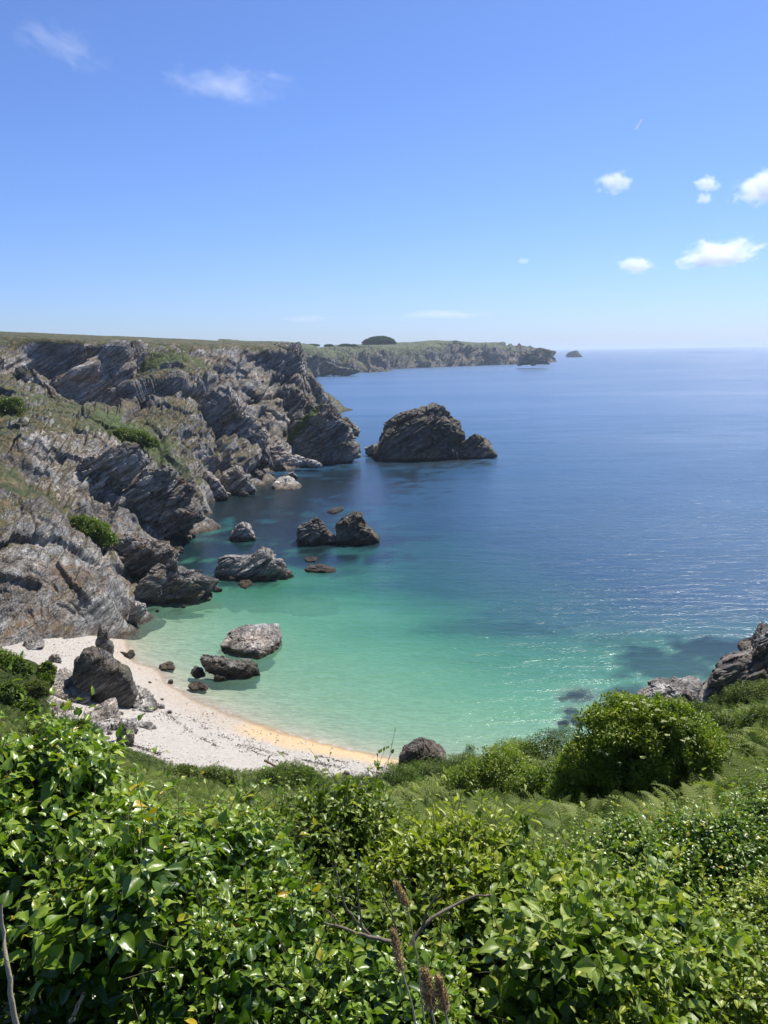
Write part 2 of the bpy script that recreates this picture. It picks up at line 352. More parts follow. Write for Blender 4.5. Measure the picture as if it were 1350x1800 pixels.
body = t.ramp(Dn, [(0.0, (.36, .58, .43)), (.045, (.27, .56, .37)), (.085, (.15, .45, .27)), (.14, (.060, .27, .17)), (.21, (.025, .12, .125)), (.36, (.016, .070, .130)), (.9, (.040, .120, .255))])
body = t.mix(t.math('MULTIPLY', Wd, .97), body, t.mix(t.ramp(Dn, [(.1, 0.0), (.22, 1.0)]), (.010, .034, .060), (.004, .014, .020)))  # body colour darkened for the weedy bottom and the cliffs' painted reflection
# absorption: the body colour gathers with depth
ex = t.math('POWER', 2.718, t.math('MULTIPLY', D, -.28)); alpha = t.math('SUBTRACT', 1.0, ex, clamp=True)
cam_d = t.n('CameraData')
rp1 = t.noise(t.mapping(p, (1, 1.9, 1)), 1.7, 4, .6, .4); rp2 = t.noise(t.mapping(p, (.28, 1.0, 1), (0, 0, R(8))), .75, 4, .65, .6)
rp3 = t.noise(t.mapping(p, (.35, 1.0, 1), (0, 0, R(-4))), .09, 5, .6)
rp4 = t.noise(t.mapping(p, (.25, 1.0, 1), (0, 0, R(3))), .012, 5, .6)
rp0 = t.noise(t.mapping(p, (1, 1.6, 1)), 5.5, 3, .6, .5)
hh = t.math('ADD', t.math('MULTIPLY', rp0, .035), t.math('MULTIPLY', rp1, .17))
hh = t.math('ADD', hh, t.math('MULTIPLY', rp2, .52))
hh = t.math('ADD', hh, t.math('MULTIPLY', rp3, 1.2))
hh = t.math('ADD', hh, t.math('MULTIPLY', rp4, 2.5))
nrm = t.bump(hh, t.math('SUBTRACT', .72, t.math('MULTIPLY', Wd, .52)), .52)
far_ = t.ramp(Dn, [(.55, 0.0), (1.0, .05)])
gust = t.ramp(t.noise(t.mapping(p, (.3, 1, 1)), .011, 4, .6), [(.35, .17), (.65, .22)])
fr = t.n('Fresnel'); t.set(fr, 'IOR', 1.333); t.set(fr, 'Normal', nrm)
gl = t.n('BsdfGlossy'); t.set(gl, 'Roughness', t.math('ADD', gust, far_)); t.set(gl, 'Normal', nrm); t.set(gl, 'Color', (.95, .97, 1))
df = t.n('BsdfDiffuse'); t.set(df, 'Color', body); t.set(df, 'Normal', t.bump(hh, .7, .6))
tr = t.n('BsdfTransparent'); t.set(tr, 'Color', t.ramp(t.math('DIVIDE', D, 5.0), [(0.0, (1, 1, 1)), (.3, (.72, .96, .88)), (1.0, (.35, .85, .72))]))
m1 = t.n('MixShader'); t.set(m1, 0, alpha); t.t.links.new(tr.outputs[0], m1.inputs[1]); t.t.links.new(df.outputs[0], m1.inputs[2])
fo = t.math('MULTIPLY', t.ramp(D, [(.0, 0.0), (.03, 1.0), (.09, 0.0)]), t.ramp(t.noise(p, 1.1, 4, .7), [(.45, 0.0), (.6, .55)]))
fd = t.n('BsdfDiffuse'); t.set(fd, 'Color', (.8, .8, .78))
m0 = t.n('MixShader'); t.set(m0, 0, fo); t.t.links.new(m1.outputs[0], m0.inputs[1]); t.t.links.new(fd.outputs[0], m0.inputs[2]); m1 = m0
m2 = t.n('MixShader'); t.set(m2, 0, t.math('MINIMUM', t.math('MULTIPLY', fr.outputs[0], .9), .33)); t.t.links.new(m1.outputs[0], m2.inputs[1]); t.t.links.new(gl.outputs[0], m2.inputs[2])
M_sea = t.done(m2.outputs[0])
sea = mesh('sea', V, gridfaces(nr, nc), M_sea, attrs={'depth': np.clip(dep, 0, 26), 'weed_and_reflection': wd}, smooth=True); tag(sea, kind='structure')

# ------------------------------------------------------------------ left coast cliffs
cp = []   # (x, y, z, vegetation, greenness)
def cpt(px, py, Y, veg=0, grn=0, dz=0): q = P(px, py, Y); cp.append((q[0], q[1], q[2]+dz, veg, grn))
def cwt(px, py, z=0, veg=0): q = W(px, py, z); cp.append((q[0], q[1], z, veg, 0))
for a in [(-260,1170,3.5),(-100,1158,3),(0,1144,2.2),(100,1127,1.6),(165,1113,1.0),(215,1093,.4),(250,1072,0),(300,1066,-1),(350,1050,-2),(395,1028,-2),(330,1000,-1),(300,950,-.3),(365,918,-.5),(365,895,-1),(380,870,-.5),(440,862,-.4),(475,835,-.4),(520,812,-.3),(560,812,-.5),(635,803,-1)]: cwt(*a)
for a in [(-150,1040,76),(-150,900,94,.4),(0,1060,77),(0,1000,81),(0,930,88,.2),(0,865,96,.3),(100,1060,79.5),(100,1000,84),(100,950,90,.15),(60,885,98,.3),(100,915,97,.3),(135,942,97,.1),(180,1040,83),(190,1005,89),(235,1058,87)]: cpt(*a)
# gully with the green strip behind the first cliff
for a in [(-150,870,108,.8,.5),(0,862,104,.9,.6,-.8),(60,882,104,.9,.7,-1.0),(100,912,104,.9,.8,-1.2),(135,935,103,.9,.9,-1),(180,955,103,.9,.9,-.8),(0,835,112,.9,.2),(60,862,113,.8,.1),(110,905,112,.5)]: cpt(*a)
# second rock mass
for a in [(-150,800,122,.5),(0,800,122,.25),(0,760,136,.5),(0,730,145,.5),(-150,720,150,.5),(60,840,120,.15),(60,790,128,.1),(70,745,143,.35,.1),(120,745,146,.5,.3),(120,880,117),(140,850,124,.1),(170,800,136,.1),(200,930,112),(220,900,118),(240,850,130,.05),(240,792,146,.5,.4),(290,820,146,.35),(300,860,138,.1),(340,852,141,.1),(345,895,134),(280,905,127),(250,935,122)]: cpt(*a)
# grassy bench and the lit slope above it
for a in [(150,740,158,.35,.4),(190,742,160,1,1),(230,745,160,1,1),(270,775,158,.85,.9),(210,785,153,.6,.8),(320,815,160,.6,.6),(350,835,158,.5,.3),(0,690,165,.25,.3),(60,690,168,.35,.2),(120,715,168,.6,.2),(-150,690,165,.3,.2),(200,715,180,.1),(250,700,184,.2),(300,720,182,.35),(330,760,176,.3),(380,800,174,.3),(430,835,178,.1),(300,670,196,.35),(350,720,186,.3),(390,760,182,.2),(60,650,182,.2),(20,620,192,.3),(0,640,182,.15),(-150,640,185,.3)]: cpt(*a)
# upper wall: foot and edge
for a in [(-150,600,203,.5),(0,598,200,.4),(30,640,192,.2),(60,668,196),(90,692,198.5),(150,718,198),(200,700,203),(245,668,207.5),(60,700,190),(90,712,190),(150,735,188,.1),(200,722,192),(262,650,208,.7,.8),(300,640,210,.8,.9),(345,628,218,.7,.7),(340,660,206,.4),(400,650,215,.15),(430,690,214,.1),(470,720,218,.1)]: cpt(*a)
for a in [(60,606,203,.05),(90,610,202.5),(150,612,202.5),(200,616,206),(240,618,211),(300,615,218),(350,612,224),(420,616,232),(480,618,240),(515,625,246)]: cpt(*a)
for a in [(-150,590,212,.7),(10,592,205.5,.7),(90,592,205,.8),(170,597,209,.85),(215,604,211,.85),(250,603,217,.8),(300,602,224,.8),(350,602,230,.8),(430,605,238,.7),(500,606,248,.95),(516,605,250,.9),(521,605,253,.9)]: cpt(*a)
for a in [(-250,574,262,1,.2),(0,576,262,1,.25),(100,581,270,1,.3),(250,588,285,1,.3),(350,593,290,1,.2),(400,597,290,1),(470,602,290,1),(515,606,285,.9)]: cpt(*a)
# headland flank down to the sea
for a in [(525,625,255),(526,660,254),(530,685,250),(545,700,248),(560,712,246),(480,660,236,.1),(500,690,232),(440,640,226,.1),(380,640,216,.2),(520,740,226),(545,770,222),(500,780,212),(490,800,207),(470,750,216),(440,780,202),(410,740,200)]: cpt(*a)
cp += [(x, y, z, 0, 0) for x, y, z in [(-12,262,-5),(-8,240,-4),(-16,290,-6),(-10,215,-3),(-14,190,-4),(-18,165,-4),(-20,140,-4),(-16,115,-3.5),(-10,100,-3),(-12,320,-8),(0,280,-12),(-24,360,-8),(10,230,-10),(10,150,-8)]]
cp += [(-60, 400, 28, 1, .3), (-120, 420, 32, 1, .3), (-250, 400, 36, 1, .3), (-250, 250, 38, 1, .3), (-80, 330, 30.5, 1, .3), (-40, 330, 27, 1, .3), (-120, 120, 22, .7, .3), (-100, 80, 12, .5, .5), (-160,200,36,.9,.3)]
cp = np.array(cp); coast = RBF(cp[:, :2], cp[:, 2:], eps=.6)
_A = np.array([[*P(-50, 588, 204)[:2], 1], [*P(518, 606, 249)[:2], 1], [*P(-50, 577, 275)[:2], 1], [*P(480, 604, 300)[:2], 1]])
_pl = np.linalg.lstsq(_A, np.array([P(-50, 588, 204)[2], P(518, 606, 249)[2], P(-50, 577, 275)[2], P(480, 604, 300)[2]]), rcond=None)[0]
def plat(q): return q[:, 0]*_pl[0]+q[:, 1]*_pl[1]+_pl[2]
def coastz(xy):
    a = coast(xy)[:, 0]; b = plat(xy); k = .8
    return -np.log(np.exp(-np.clip(a-b, -60, 60)/k)+1)*k+b
nr, nc = 640, 600
V = columns(coastz, -260, 690, nc, 70, 420, nr, 2200)
vg = np.clip(coast(V[:, :2])[:, 1:], 0, 1)
N = normals(V, nr, nc)
rk = 1-.72*np.clip(vg[:, 0]*1.4-.3, 0, 1)
rk = rk*np.clip(1-(V[:, 2]-(plat(V)-2.2))/2.0, .08, 1)
dsp = rockdisp(V, (1.9, .85), (.17, .08), 93)+rockdisp(V, (27, 12, 4.2), (3.9, 1.5, .45), 3)*np.clip((V[:, 1]-66)/95, .28, 1)+beds(V, (4.8, 1.8, .62), (1.45, .70, .24), 40)*np.clip((V[:, 1]-20)/130, .5, 1)
far = np.clip((V[:, 2]+1)/6, .18, 1)
G = (dsp*rk*far).reshape(nr, nc)
for _ in range(1): G[1:-1, 1:-1] = .5*G[1:-1, 1:-1]+.125*(G[:-2, 1:-1]+G[2:, 1:-1]+G[1:-1, :-2]+G[1:-1, 2:])
H = G.copy()
for _ in range(7): H[1:-1, 1:-1] = .4*H[1:-1, 1:-1]+.05*(H[:-2, 1:-1]+H[2:, 1:-1])+.25*(H[1:-1, :-2]+H[1:-1, 2:])
sw = np.clip((.50-N[:, 2].reshape(nr, nc))/.2, 0, 1)*.75; G = G*(1-sw)+H*sw
V = V + N*G.reshape(-1, 1)
V[:, 2] += .22*fbm(V/6, 77, 5)*np.clip(V[:, 2]/4, 0, 1)
cliff = mesh('cliff', V, gridfaces(nr, nc), M_cliff, attrs={'veg': vg[:, 0], 'grn': vg[:, 1]}, smooth=False); tag(cliff, kind='structure')

# ------------------------------------------------------------------ outline rocks
_ico = {}
def ico(n):
    if n not in _ico:
        bm = bmesh.new(); bmesh.ops.create_icosphere(bm, subdivisions=n, radius=1)
        _ico[n] = (np.array([v.co for v in bm.verts]), np.array([[v.index for v in f.verts] for f in bm.faces])); bm.free()
    return _ico[n]
def ground_y(px, py):
    z = 0.0
    for _ in range(12): q = W(px, py, z); z = .5*z+.5*max(0.0, float(bedz(q[None, :2])[0]))
    return float(W(px, py, z)[1])
def rock(name, outline, Y, thick, mat, label=None, cat='rock', group=None, kind=None, sub=5, amp=1.0, sizes=(.42, .17, .07), seed=0, block=.75, smooth=False, veg=None, cut=.72, strip=None, flat=None):
    """solid rock with a star-shaped front outline (photo pixels) standing at depth Y, `thick` = depth / width"""
    o = np.array(outline, float); c = (o.min(0)+o.max(0))/2
    wpx = (o[:, 0].max()-o[:, 0].min())/2
    if flat is not None: Y = ground_y(c[0], c[1])
    elif kind is None:      # the outline's foot is where the front of the rock meets sand or water
        if Y is None: Y = ground_y(c[0], o[:, 1].max()) 
        hit = P(c[0], o[:, 1].max(), Y); Y = Y+.62*thick*wpx/F*np.linalg.norm(hit-np.array([0, 0, EYE]))
        low = o[:, 1] > c[1]; h_ = o[:, 1].max()-c[1]
        o[low, 1] = c[1]+(o[low, 1]-c[1])*1.0+ .75*thick*wpx*.42*((o[low, 1]-c[1])/h_)+h_*.12
        o[low, 0] = c[0]+(o[low, 0]-c[0])*1.04
    Cn = P(c[0], c[1], Y); dep_ = (Cn-np.array([0, 0, EYE]))@_f; s = dep_/F
    upv = _u; fh = unit(np.array([Cn[0], Cn[1], 0.0]))
    if flat is not None: sn = (EYE-Cn[2])/np.linalg.norm(Cn-np.array([0, 0, EYE])); upv = flat*_u+(1-flat)*fh/sn; Cn = Cn+np.array([0, 0, thick*.25*(o[:, 0].max()-o[:, 0].min())*s*.5])
    v, f = ico(sub); th = np.arctan2(o[:, 1]*-1+c[1], o[:, 0]-c[0]); rr = np.hypot(o[:, 0]-c[0], o[:, 1]-c[1])*s
    k = np.argsort(th); th = th[k]; rr = rr[k]
    px_ = np.cos(th)*rr; py_ = np.sin(th)*rr
    T = np.linspace(-math.pi, math.pi, 361); RR = np.zeros(361)     # exact ray / polygon radius
    for i, a in enumerate(T):
        dx, dy = math.cos(a), math.sin(a); best = 0
        for j in range(len(th)):
            x1, y1 = px_[j], py_[j]; x2, y2 = px_[(j+1) % len(th)], py_[(j+1) % len(th)]
            den = dx*(y2-y1)-dy*(x2-x1)
            if abs(den) < 1e-9: continue
            tt = (x1*(y2-y1)-y1*(x2-x1))/den; uu = (x1*dy-y1*dx)/den
            if tt > 0 and -1e-6 <= uu <= 1+1e-6: best = max(best, tt)
        RR[i] = best if best > 0 else (rr.mean())
    if block < 1:
        r2 = np.random.default_rng(seed*7+5); pn = unit(r2.normal(size=(15, 3))*np.array([1, 1, 1.1])); pd = r2.uniform(cut, .98, 15)
        dt = v@pn.T; lim = np.where(dt > .05, pd[None]/np.maximum(dt, .05), 9).min(1)
        v = v*np.minimum(lim, 1.06)[:, None]*1.05
    ang = np.arctan2(v[:, 1], v[:, 0]); rho = np.hypot(v[:, 0], v[:, 1])
    Rv = np.interp(ang, T, RR); size = rr.mean()
    e = rho**block
    fw = Cn-np.array([0, 0, EYE]); fw[2] *= (.4 if kind else 0.0); fw = unit(fw)
    if flat is not None: fw = np.array([0, 0, 1.0])
    if kind is None and flat is None: e = np.where(v[:, 1] < 0, rho**(block*.62), e)
    pts = (Rv*e*np.cos(ang))[:, None]*_r + (Rv*e*np.sin(ang))[:, None]*upv + (np.sign(v[:, 2])*np.abs(v[:, 2])**(.85 if kind else .6)*thick*size)[:, None]*fw
    pts = pts+Cn
    nrm = unit(pts-Cn)
    ds = rockdisp(pts+seed*13.7, [size*x*1.6 for x in sizes[:2]], [amp*size*x for x in (.17, .07)], seed)+beds(pts+seed*13.7, [size*x for x in (.30, .13, .06)], [amp*size*x for x in (.085, .05, .022)], seed)
    edge = np.clip(rho, 0, 1)**6
    pts = pts + nrm*((ds-.05*size*amp)*(1-.3*edge))[:, None]
    if strip is not None:
        cc = (pts-np.array([0, 0, EYE]))@np.stack([_r, _u, _f], 1); qx = 675+F*cc[:, 0]/cc[:, 2]; qy = 900-F*cc[:, 1]/cc[:, 2]
        (x1, y1), (x2, y2), wd_ = strip; tt_ = np.clip(((qx-x1)*(x2-x1)+(qy-y1)*(y2-y1))/((x2-x1)**2+(y2-y1)**2), 0, 1)
        dd_ = np.hypot(qx-x1-(x2-x1)*tt_, qy-y1-(y2-y1)*tt_); g_ = np.clip(1.3-dd_/wd_, 0, 1); veg = {'veg': np.maximum(veg['veg'], g_*1.5), 'grn': np.maximum(veg['grn'], g_)}
    ob = mesh(name, pts, f, mat, loc=Cn, smooth=smooth, attrs=veg)
    return tag(ob, label, cat if not kind else None, group, kind)
def zb(px, py): return float(W(px, py, 0)[1])

# buttresses that are part of the cliff
def cl(outline, Y, thick, seed, sub=6, amp=1.0, vg=0.0, gn=0.0, **k):
    n = len(ico(sub)[0]); return rock('cliff', outline, Y, thick, M_cliff, kind='structure', sub=sub, seed=seed, amp=amp, veg={'veg': np.full(n, vg), 'grn': np.full(n, gn)}, **k)
cl([(345,795),(345,740),(352,700),(375,682),(398,670),(415,692),(440,720),(470,760),(476,815),(445,824),(400,815),(365,805)], 192, .7, 21, amp=1.2, vg=.1)
cl([(503,782),(512,752),(540,725),(565,706),(580,699),(592,712),(598,735),(612,750),(622,775),(631,802),(600,812),(560,814),(520,812)], 219, .75, 22, vg=.1, gn=.4, amp=1.1, strip=((512, 768), (562, 708), 9))
cl([(592,765),(595,738),(610,732),(625,745),(632,757),(628,766)], 240, .8, 23, sub=5)
cl([(470,760),(478,700),(500,668),(528,684),(548,702),(560,720),(545,760),(520,790),(490,795)], 232, .6, 24, amp=1.2, vg=.05)
cl([(468,660),(472,614),(490,602),(512,600),(528,601),(534,622),(538,655),(548,690),(530,720),(488,712)], 249, .7, 30, vg=.05, amp=.6, block=.5, cut=.86)
cl([(228,706),(236,664),(262,646),(300,638),(342,646),(356,672),(340,704),(290,716),(250,716)], 204, .4, 31, vg=.22, gn=.3, amp=1.1)
cl([(186,985),(192,952),(225,943),(270,948),(290,953),(312,975),(322,1002),(300,1022),(260,1032),(215,1012)], 101, .8, 25, amp=1.1)
cl([(236,1055),(232,1020),(255,1000),(300,990),(345,1000),(390,1022),(380,1038),(345,1056),(300,1070),(260,1070)], 95, .7, 26, amp=1.2)
cl([(183,950),(172,915),(188,875),(215,850),(250,822),(290,814),(318,838),(340,852),(350,880),(366,912),(332,938),(300,952),(240,956)], 129, .7, 27, amp=1.1)
cl([(95,880),(105,825),(150,792),(200,775),(240,788),(255,815),(215,860),(165,905),(120,900)], 128, .5, 28, amp=1.2, vg=.05)
cl([(20,640),(60,650),(110,700),(160,745),(150,770),(90,760),(30,700)], 174, .5, 29, vg=.3)

SEA = 'rocks standing in the sea below the cliffs'
rock('sea_stack', [(655,797),(662,775),(672,757),(688,744),(705,733),(730,724),(748,718),(764,712),(774,714),(786,726),(803,740),(812,757),(808,770),(816,792),(800,806),(735,806),(690,802)], None, .8, M_stack, 'large dark sea stack with grassy crown standing alone off the headland', 'sea stack', SEA, sub=6, amp=1.0, seed=1, block=.6, cut=.8)
rock('sea_rock', [(785,800),(795,780),(812,772),(835,762),(850,768),(862,782),(874,794),(860,804),(820,806)], None, .7, M_stack, 'low jagged rock joined to the right foot of the large sea stack', 'rock', SEA, seed=2)
rock('sea_rock', [(640,787),(655,780),(672,786),(676,796),(660,802),(643,795)], None, .8, M_rock, 'small pale ledge at the far left foot of the sea stack', 'rock', SEA, sub=4, seed=3)
rock('sea_rock', [(674,797),(685,785),(700,783),(711,794),(703,802),(684,803)], None, .8, M_rock, 'small pale lumpy ledge in front of the left side of the sea stack', 'rock', SEA, sub=4, seed=4)
rock('sea_rock', [(520,938),(526,922),(542,911),(560,913),(576,926),(590,942),(577,954),(545,956),(526,948)], None, .8, M_dark, 'left and lower one of the twin dark rocks in the middle of the cove', 'rock', SEA, seed=5, amp=1.5, cut=.8)
rock('sea_rock', [(587,942),(592,922),(606,906),(624,900),(636,908),(646,926),(667,939),(650,951),(615,955),(592,952)], None, .8, M_dark, 'right and taller one of the twin dark rocks, with a low tail towards open sea', 'rock', SEA, seed=6, amp=1.5, cut=.8)
rock('sea_rock', [(383,1002),(392,985),(408,979),(440,974),(462,967),(484,969),(502,985),(521,1002),(512,1014),(470,1018),(400,1014)], None, .55, M_rock, 'long grey ridged rock lying in the water off the second cliff', 'rock', SEA, seed=7, sub=6)
rock('sea_rock', [(405,942),(413,927),(425,918),(440,925),(453,942),(430,950)], None, .8, M_pale, 'small pale pyramid rock alone in dark water near the cliffs', 'rock', SEA, seed=8)
rock('sea_rock', [(476,860),(488,847),(505,840),(520,846),(532,858),(515,866),(485,866)], None, 0.35, M_pale, 'pale flat-topped rock off the foot of the headland, farthest out of its cluster', 'rock', SEA, seed=9, flat=0.45)
rock('sea_rock', [(456,847),(462,838),(475,836),(487,846),(475,851)], None, 0.35, M_rock, 'low rounded grey rock awash behind the pale flat-topped rock', 'rock', SEA, sub=4, seed=10, flat=0.3)
rock('sea_rock', [(502,838),(508,831),(516,829),(523,837),(512,841)], None, .8, M_rock, 'tiny rock awash off the pale boulder pile', 'rock', SEA, sub=4, seed=12)
rock('sea_rock', [(385,862),(393,832),(415,820),(440,832),(452,860),(430,868),(400,868)], None, .8, M_rock, 'angular grey boulder at the cliff foot, right of a rounder dark one', 'boulder', SEA, seed=13)
rock('sea_rock', [(320,872),(335,838),(362,830),(392,845),(400,866),(370,876),(340,880)], None, .8, M_rock, 'broad dark boulder at the cliff foot, left of the angular grey boulder', 'boulder', SEA, seed=14)
rock('sea_rock', [(415,838),(425,820),(445,818),(462,832),(468,848),(440,850)], None, .8, M_dark, 'small boulder tucked between the cliff foot and the angular grey boulder', 'boulder', SEA, sub=4, seed=15)
rock('reef_ledge', [(573,901),(580,896),(596,893),(606,894),(600,900),(582,905)], None, 0.25, M_dark, 'thin dark weedy ledge awash behind the twin rocks', 'reef', SEA, sub=4, seed=16, flat=0.1)
rock('reef_ledge', [(533,1000),(545,995),(570,997),(590,1001),(588,1007),(560,1008),(535,1006)], None, 0.25, M_dark, 'flat brown weedy ledge awash right of the long ridged rock', 'reef', SEA, sub=4, seed=17, flat=0.1)
rock('reef_ledge', [(536,983),(550,978),(560,983),(555,988),(540,988)], None, 0.3, M_dark, 'tiny brown ledge awash just behind the flat weedy ledge', 'reef', SEA, sub=4, seed=18, flat=0.1)
rock('reef_ledge', [(418,1028),(425,1018),(440,1020),(445,1028),(432,1036),(422,1034)], None, 0.3, M_dark, 'small brown weedy rock awash in front of the long ridged rock', 'reef', SEA, sub=4, seed=19, flat=0.1)
# pale boulder pile below the headland
for i in range(34):
    a = random.random(); px = 474+86*a+random.uniform(-4, 4); py = 815-(1-a)*34*random.random()+random.uniform(-2, 2); w_ = random.uniform(5, 13)*(1.1-.4*a)
    rock('pale_boulder', [(px+w_*math.cos(k)*random.uniform(.7, 1.1), py-w_*.6*math.sin(k)*random.uniform(.7, 1.1)) for k in np.linspace(0, 6.28, 8)[:-1]], 207-(py-780)*.15, .9, M_pale,
         'pale grey boulder in the jumbled pile at the foot of the headland', 'boulder', 'pale boulders piled below the headland', sub=3, seed=100+i, sizes=(.5, .3, .15))

BR = 'rocks lying on the beach and in the shallows'
rock('shallow_rock', [(387,1148),(405,1122),(430,1112),(470,1108),(494,1109),(497,1130),(480,1153),(455,1164),(420,1158)], None, 0.42, M_pale, 'broad flat-topped pale rock standing in turquoise shallows', 'rock', BR, sub=6, seed=31, flat=0.3, block=.5, amp=.6, cut=.86)
rock('shallow_rock', [(346,1160),(350,1152),(375,1154),(410,1160),(440,1163),(455,1174),(450,1186),(420,1191),(385,1183),(355,1171)], None, .6, M_dark, 'long dark slab leaning over its shadow in the shallows, in front of the flat-topped rock', 'rock', BR, sub=6, seed=32, block=.7)
rock('shallow_rock', [(334,1180),(342,1172),(355,1176),(362,1184),(345,1187)], None, .9, M_rock, 'small rock at the left foot of the dark leaning slab', 'rock', BR, sub=4, seed=33)
rock('shallow_rock', [(332,1208),(340,1201),(358,1202),(366,1208),(362,1215),(338,1215)], None, 0.35, M_rock, 'small flat grey rock at the water edge below the dark leaning slab', 'rock', BR, sub=4, seed=34, flat=0.2)
rock('shallow_rock', [(373,1190),(383,1186),(397,1188),(396,1195),(380,1197)], None, .8, M_dark, 'small brown rock just under the surface before the leaning slab', 'rock', BR, sub=4, seed=35)
rock('shallow_rock', [(279,1172),(290,1168),(302,1164),(308,1172),(306,1179),(284,1178)], None, 0.35, M_rock, 'small grey rock in ankle-deep water halfway between boulder and leaning slab', 'rock', BR, sub=4, seed=36, flat=0.2)
rock('shallow_rock', [(210,1148),(224,1150),(234,1144),(237,1152),(228,1159),(218,1157)], None, 0.4, M_rock, 'small grey rock at the water edge right of the upright pillar', 'rock', BR, sub=4, seed=37, flat=0.25)
rock('sand_rock', [(215,1100),(222,1078),(238,1056),(254,1060),(257,1074),(238,1090)], None, .8, M_pale, 'pale wedge of rock where the near cliff meets the water', 'rock', BR, sub=5, seed=38)
Yb = lambda px, py, z: float(W(px, py, z)[1])
rock('beach_boulder', [(132,1188),(135,1166),(148,1146),(164,1142),(184,1152),(213,1165),(231,1182),(238,1204),(226,1222),(205,1233),(180,1226),(155,1205)], None, .7, M_dark, 'huge dark boulder with rusty top on the white beach', 'boulder', BR, sub=6, seed=41, block=.6, amp=.45, cut=.88)
rock('beach_boulder', [(167,1142),(170,1112),(177,1098),(189,1101),(191,1122),(201,1134),(199,1150),(182,1155)], None, .8, M_rock, 'upright grey pillar of rock behind the huge dark boulder', 'boulder', BR, sub=5, seed=42)
rock('beach_boulder', [(84,1232),(90,1210),(104,1188),(122,1182),(140,1200),(158,1222),(155,1238),(120,1244)], None, 0.5, M_pale, 'broad pale tilted slab left of the huge dark boulder', 'boulder', BR, sub=6, seed=43, flat=0.35, amp=.8)
rock('beach_boulder', [(149,1292),(150,1265),(175,1247),(206,1237),(214,1260),(207,1288),(185,1310),(166,1304)], None, 0.5, M_pale, 'pale slab with streaked face below the huge dark boulder, beside the bushes', 'boulder', BR, sub=6, seed=44, flat=0.45, amp=.7)
rock('beach_boulder', [(211,1230),(220,1210),(236,1207),(262,1225),(276,1246),(262,1264),(240,1268),(220,1252)], None, 0.55, M_pale, 'rounded grey boulder touching the right foot of the huge dark boulder', 'boulder', BR, sub=5, seed=45, flat=0.5)
rock('beach_boulder', [(205,1300),(207,1282),(222,1272),(236,1288),(234,1305),(215,1308)], None, .8, M_rock, 'mid grey boulder right of the streaked pale slab', 'boulder', BR, sub=5, seed=46)
rock('beach_boulder', [(205,1278),(215,1265),(240,1266),(245,1278),(230,1288)], None, .8, M_pale, 'smooth pale boulder between the rounded grey one and the mid grey one', 'boulder', BR, sub=5, seed=47)
rock('beach_boulder', [(240,1280),(250,1270),(268,1272),(276,1280),(262,1285)], None, 0.35, M_rock, 'low flat stone right of the smooth pale boulder', 'boulder', BR, sub=4, seed=48, flat=0.2)
rock('beach_boulder', [(163,1258),(168,1243),(190,1238),(206,1246),(200,1258)], None, .8, M_pale, 'pale wedge stone squeezed under the huge dark boulder', 'boulder', BR, sub=5, seed=49)
rock('beach_boulder', [(85,1158),(90,1149),(104,1151),(109,1160),(95,1165)], None, .8, M_rock, 'small dark stone alone on the white beach near the cliff', 'boulder', BR, sub=4, seed=50)
rock('beach_boulder', [(38,1133),(55,1120),(80,1127),(78,1142),(50,1147)], None, 0.4, M_pale, 'low pale stone at the foot of the near cliff', 'boulder', BR, sub=4, seed=51, flat=0.25)
rock('beach_boulder', [(70,1270),(78,1245),(110,1240),(135,1252),(140,1272),(105,1284)], None, 0.4, M_pale, 'low pale stone between the bushes and the broad tilted slab', 'boulder', BR, sub=5, seed=52, flat=0.25)
rock('beach_boulder', [(600,1362),(606,1355),(614,1358),(616,1365),(606,1367)], None, .8, M_dark, 'small dark stone on the wrack line near the golden sand', 'boulder', BR, sub=4, seed=53)
rock('beach_boulder', [(702,1350),(704,1322),(718,1307),(738,1302),(765,1314),(784,1328),(786,1355),(745,1362)], None, .8, M_dark, 'rounded brown boulder where golden sand meets the right-hand bushes', 'boulder', BR, sub=6, seed=54, amp=.7)
rock('shore_rock', [(1120,1232),(1150,1213),(1190,1209),(1220,1203),(1240,1215),(1250,1240),(1200,1255),(1130,1250)], 46, 0.5, M_pale, 'pale scaly rock showing behind the flowering bush on the right', 'rock', BR, sub=6, seed=55, flat=0.3, amp=.8)
rock('shore_crag', [(1240,1225),(1247,1187),(1262,1162),(1290,1142),(1312,1134),(1318,1112),(1330,1097),(1360,1086),(1430,1080),(1500,1180),(1420,1290),(1260,1260)], 36, .7, M_rock, 'tall dark crag with grassy ledges at the right edge', 'crag', BR, sub=6, seed=56, amp=.9)
for i in range(26):
    px, py = random.choice([(random.uniform(150, 285), random.uniform(1240, 1318)), (random.uniform(85, 200), random.uniform(1160, 1215)), (random.uniform(225, 300), random.uniform(1195, 1262))]); w_ = random.uniform(3, 8)
    rock('stone', [(px+w_*math.cos(k)*random.uniform(.7, 1.1), py-w_*.6*math.sin(k)*random.uniform(.7, 1.1)) for k in np.linspace(0, 6.28, 8)[:-1]], None, .8, random.choice([M_pale, M_pale, M_rock]), 'small grey stone among the boulders on the beach', 'stone', 'small stones around the beach boulders', sub=3, seed=200+i, sizes=(.5, .3, .15))
foot = [(256,1072),(300,1070),(345,1058),(392,1030),(330,990),(318,968),(300,955),(335,942),(366,915),(362,890),(330,880),(400,868),(452,858),(470,838),(484,828)]
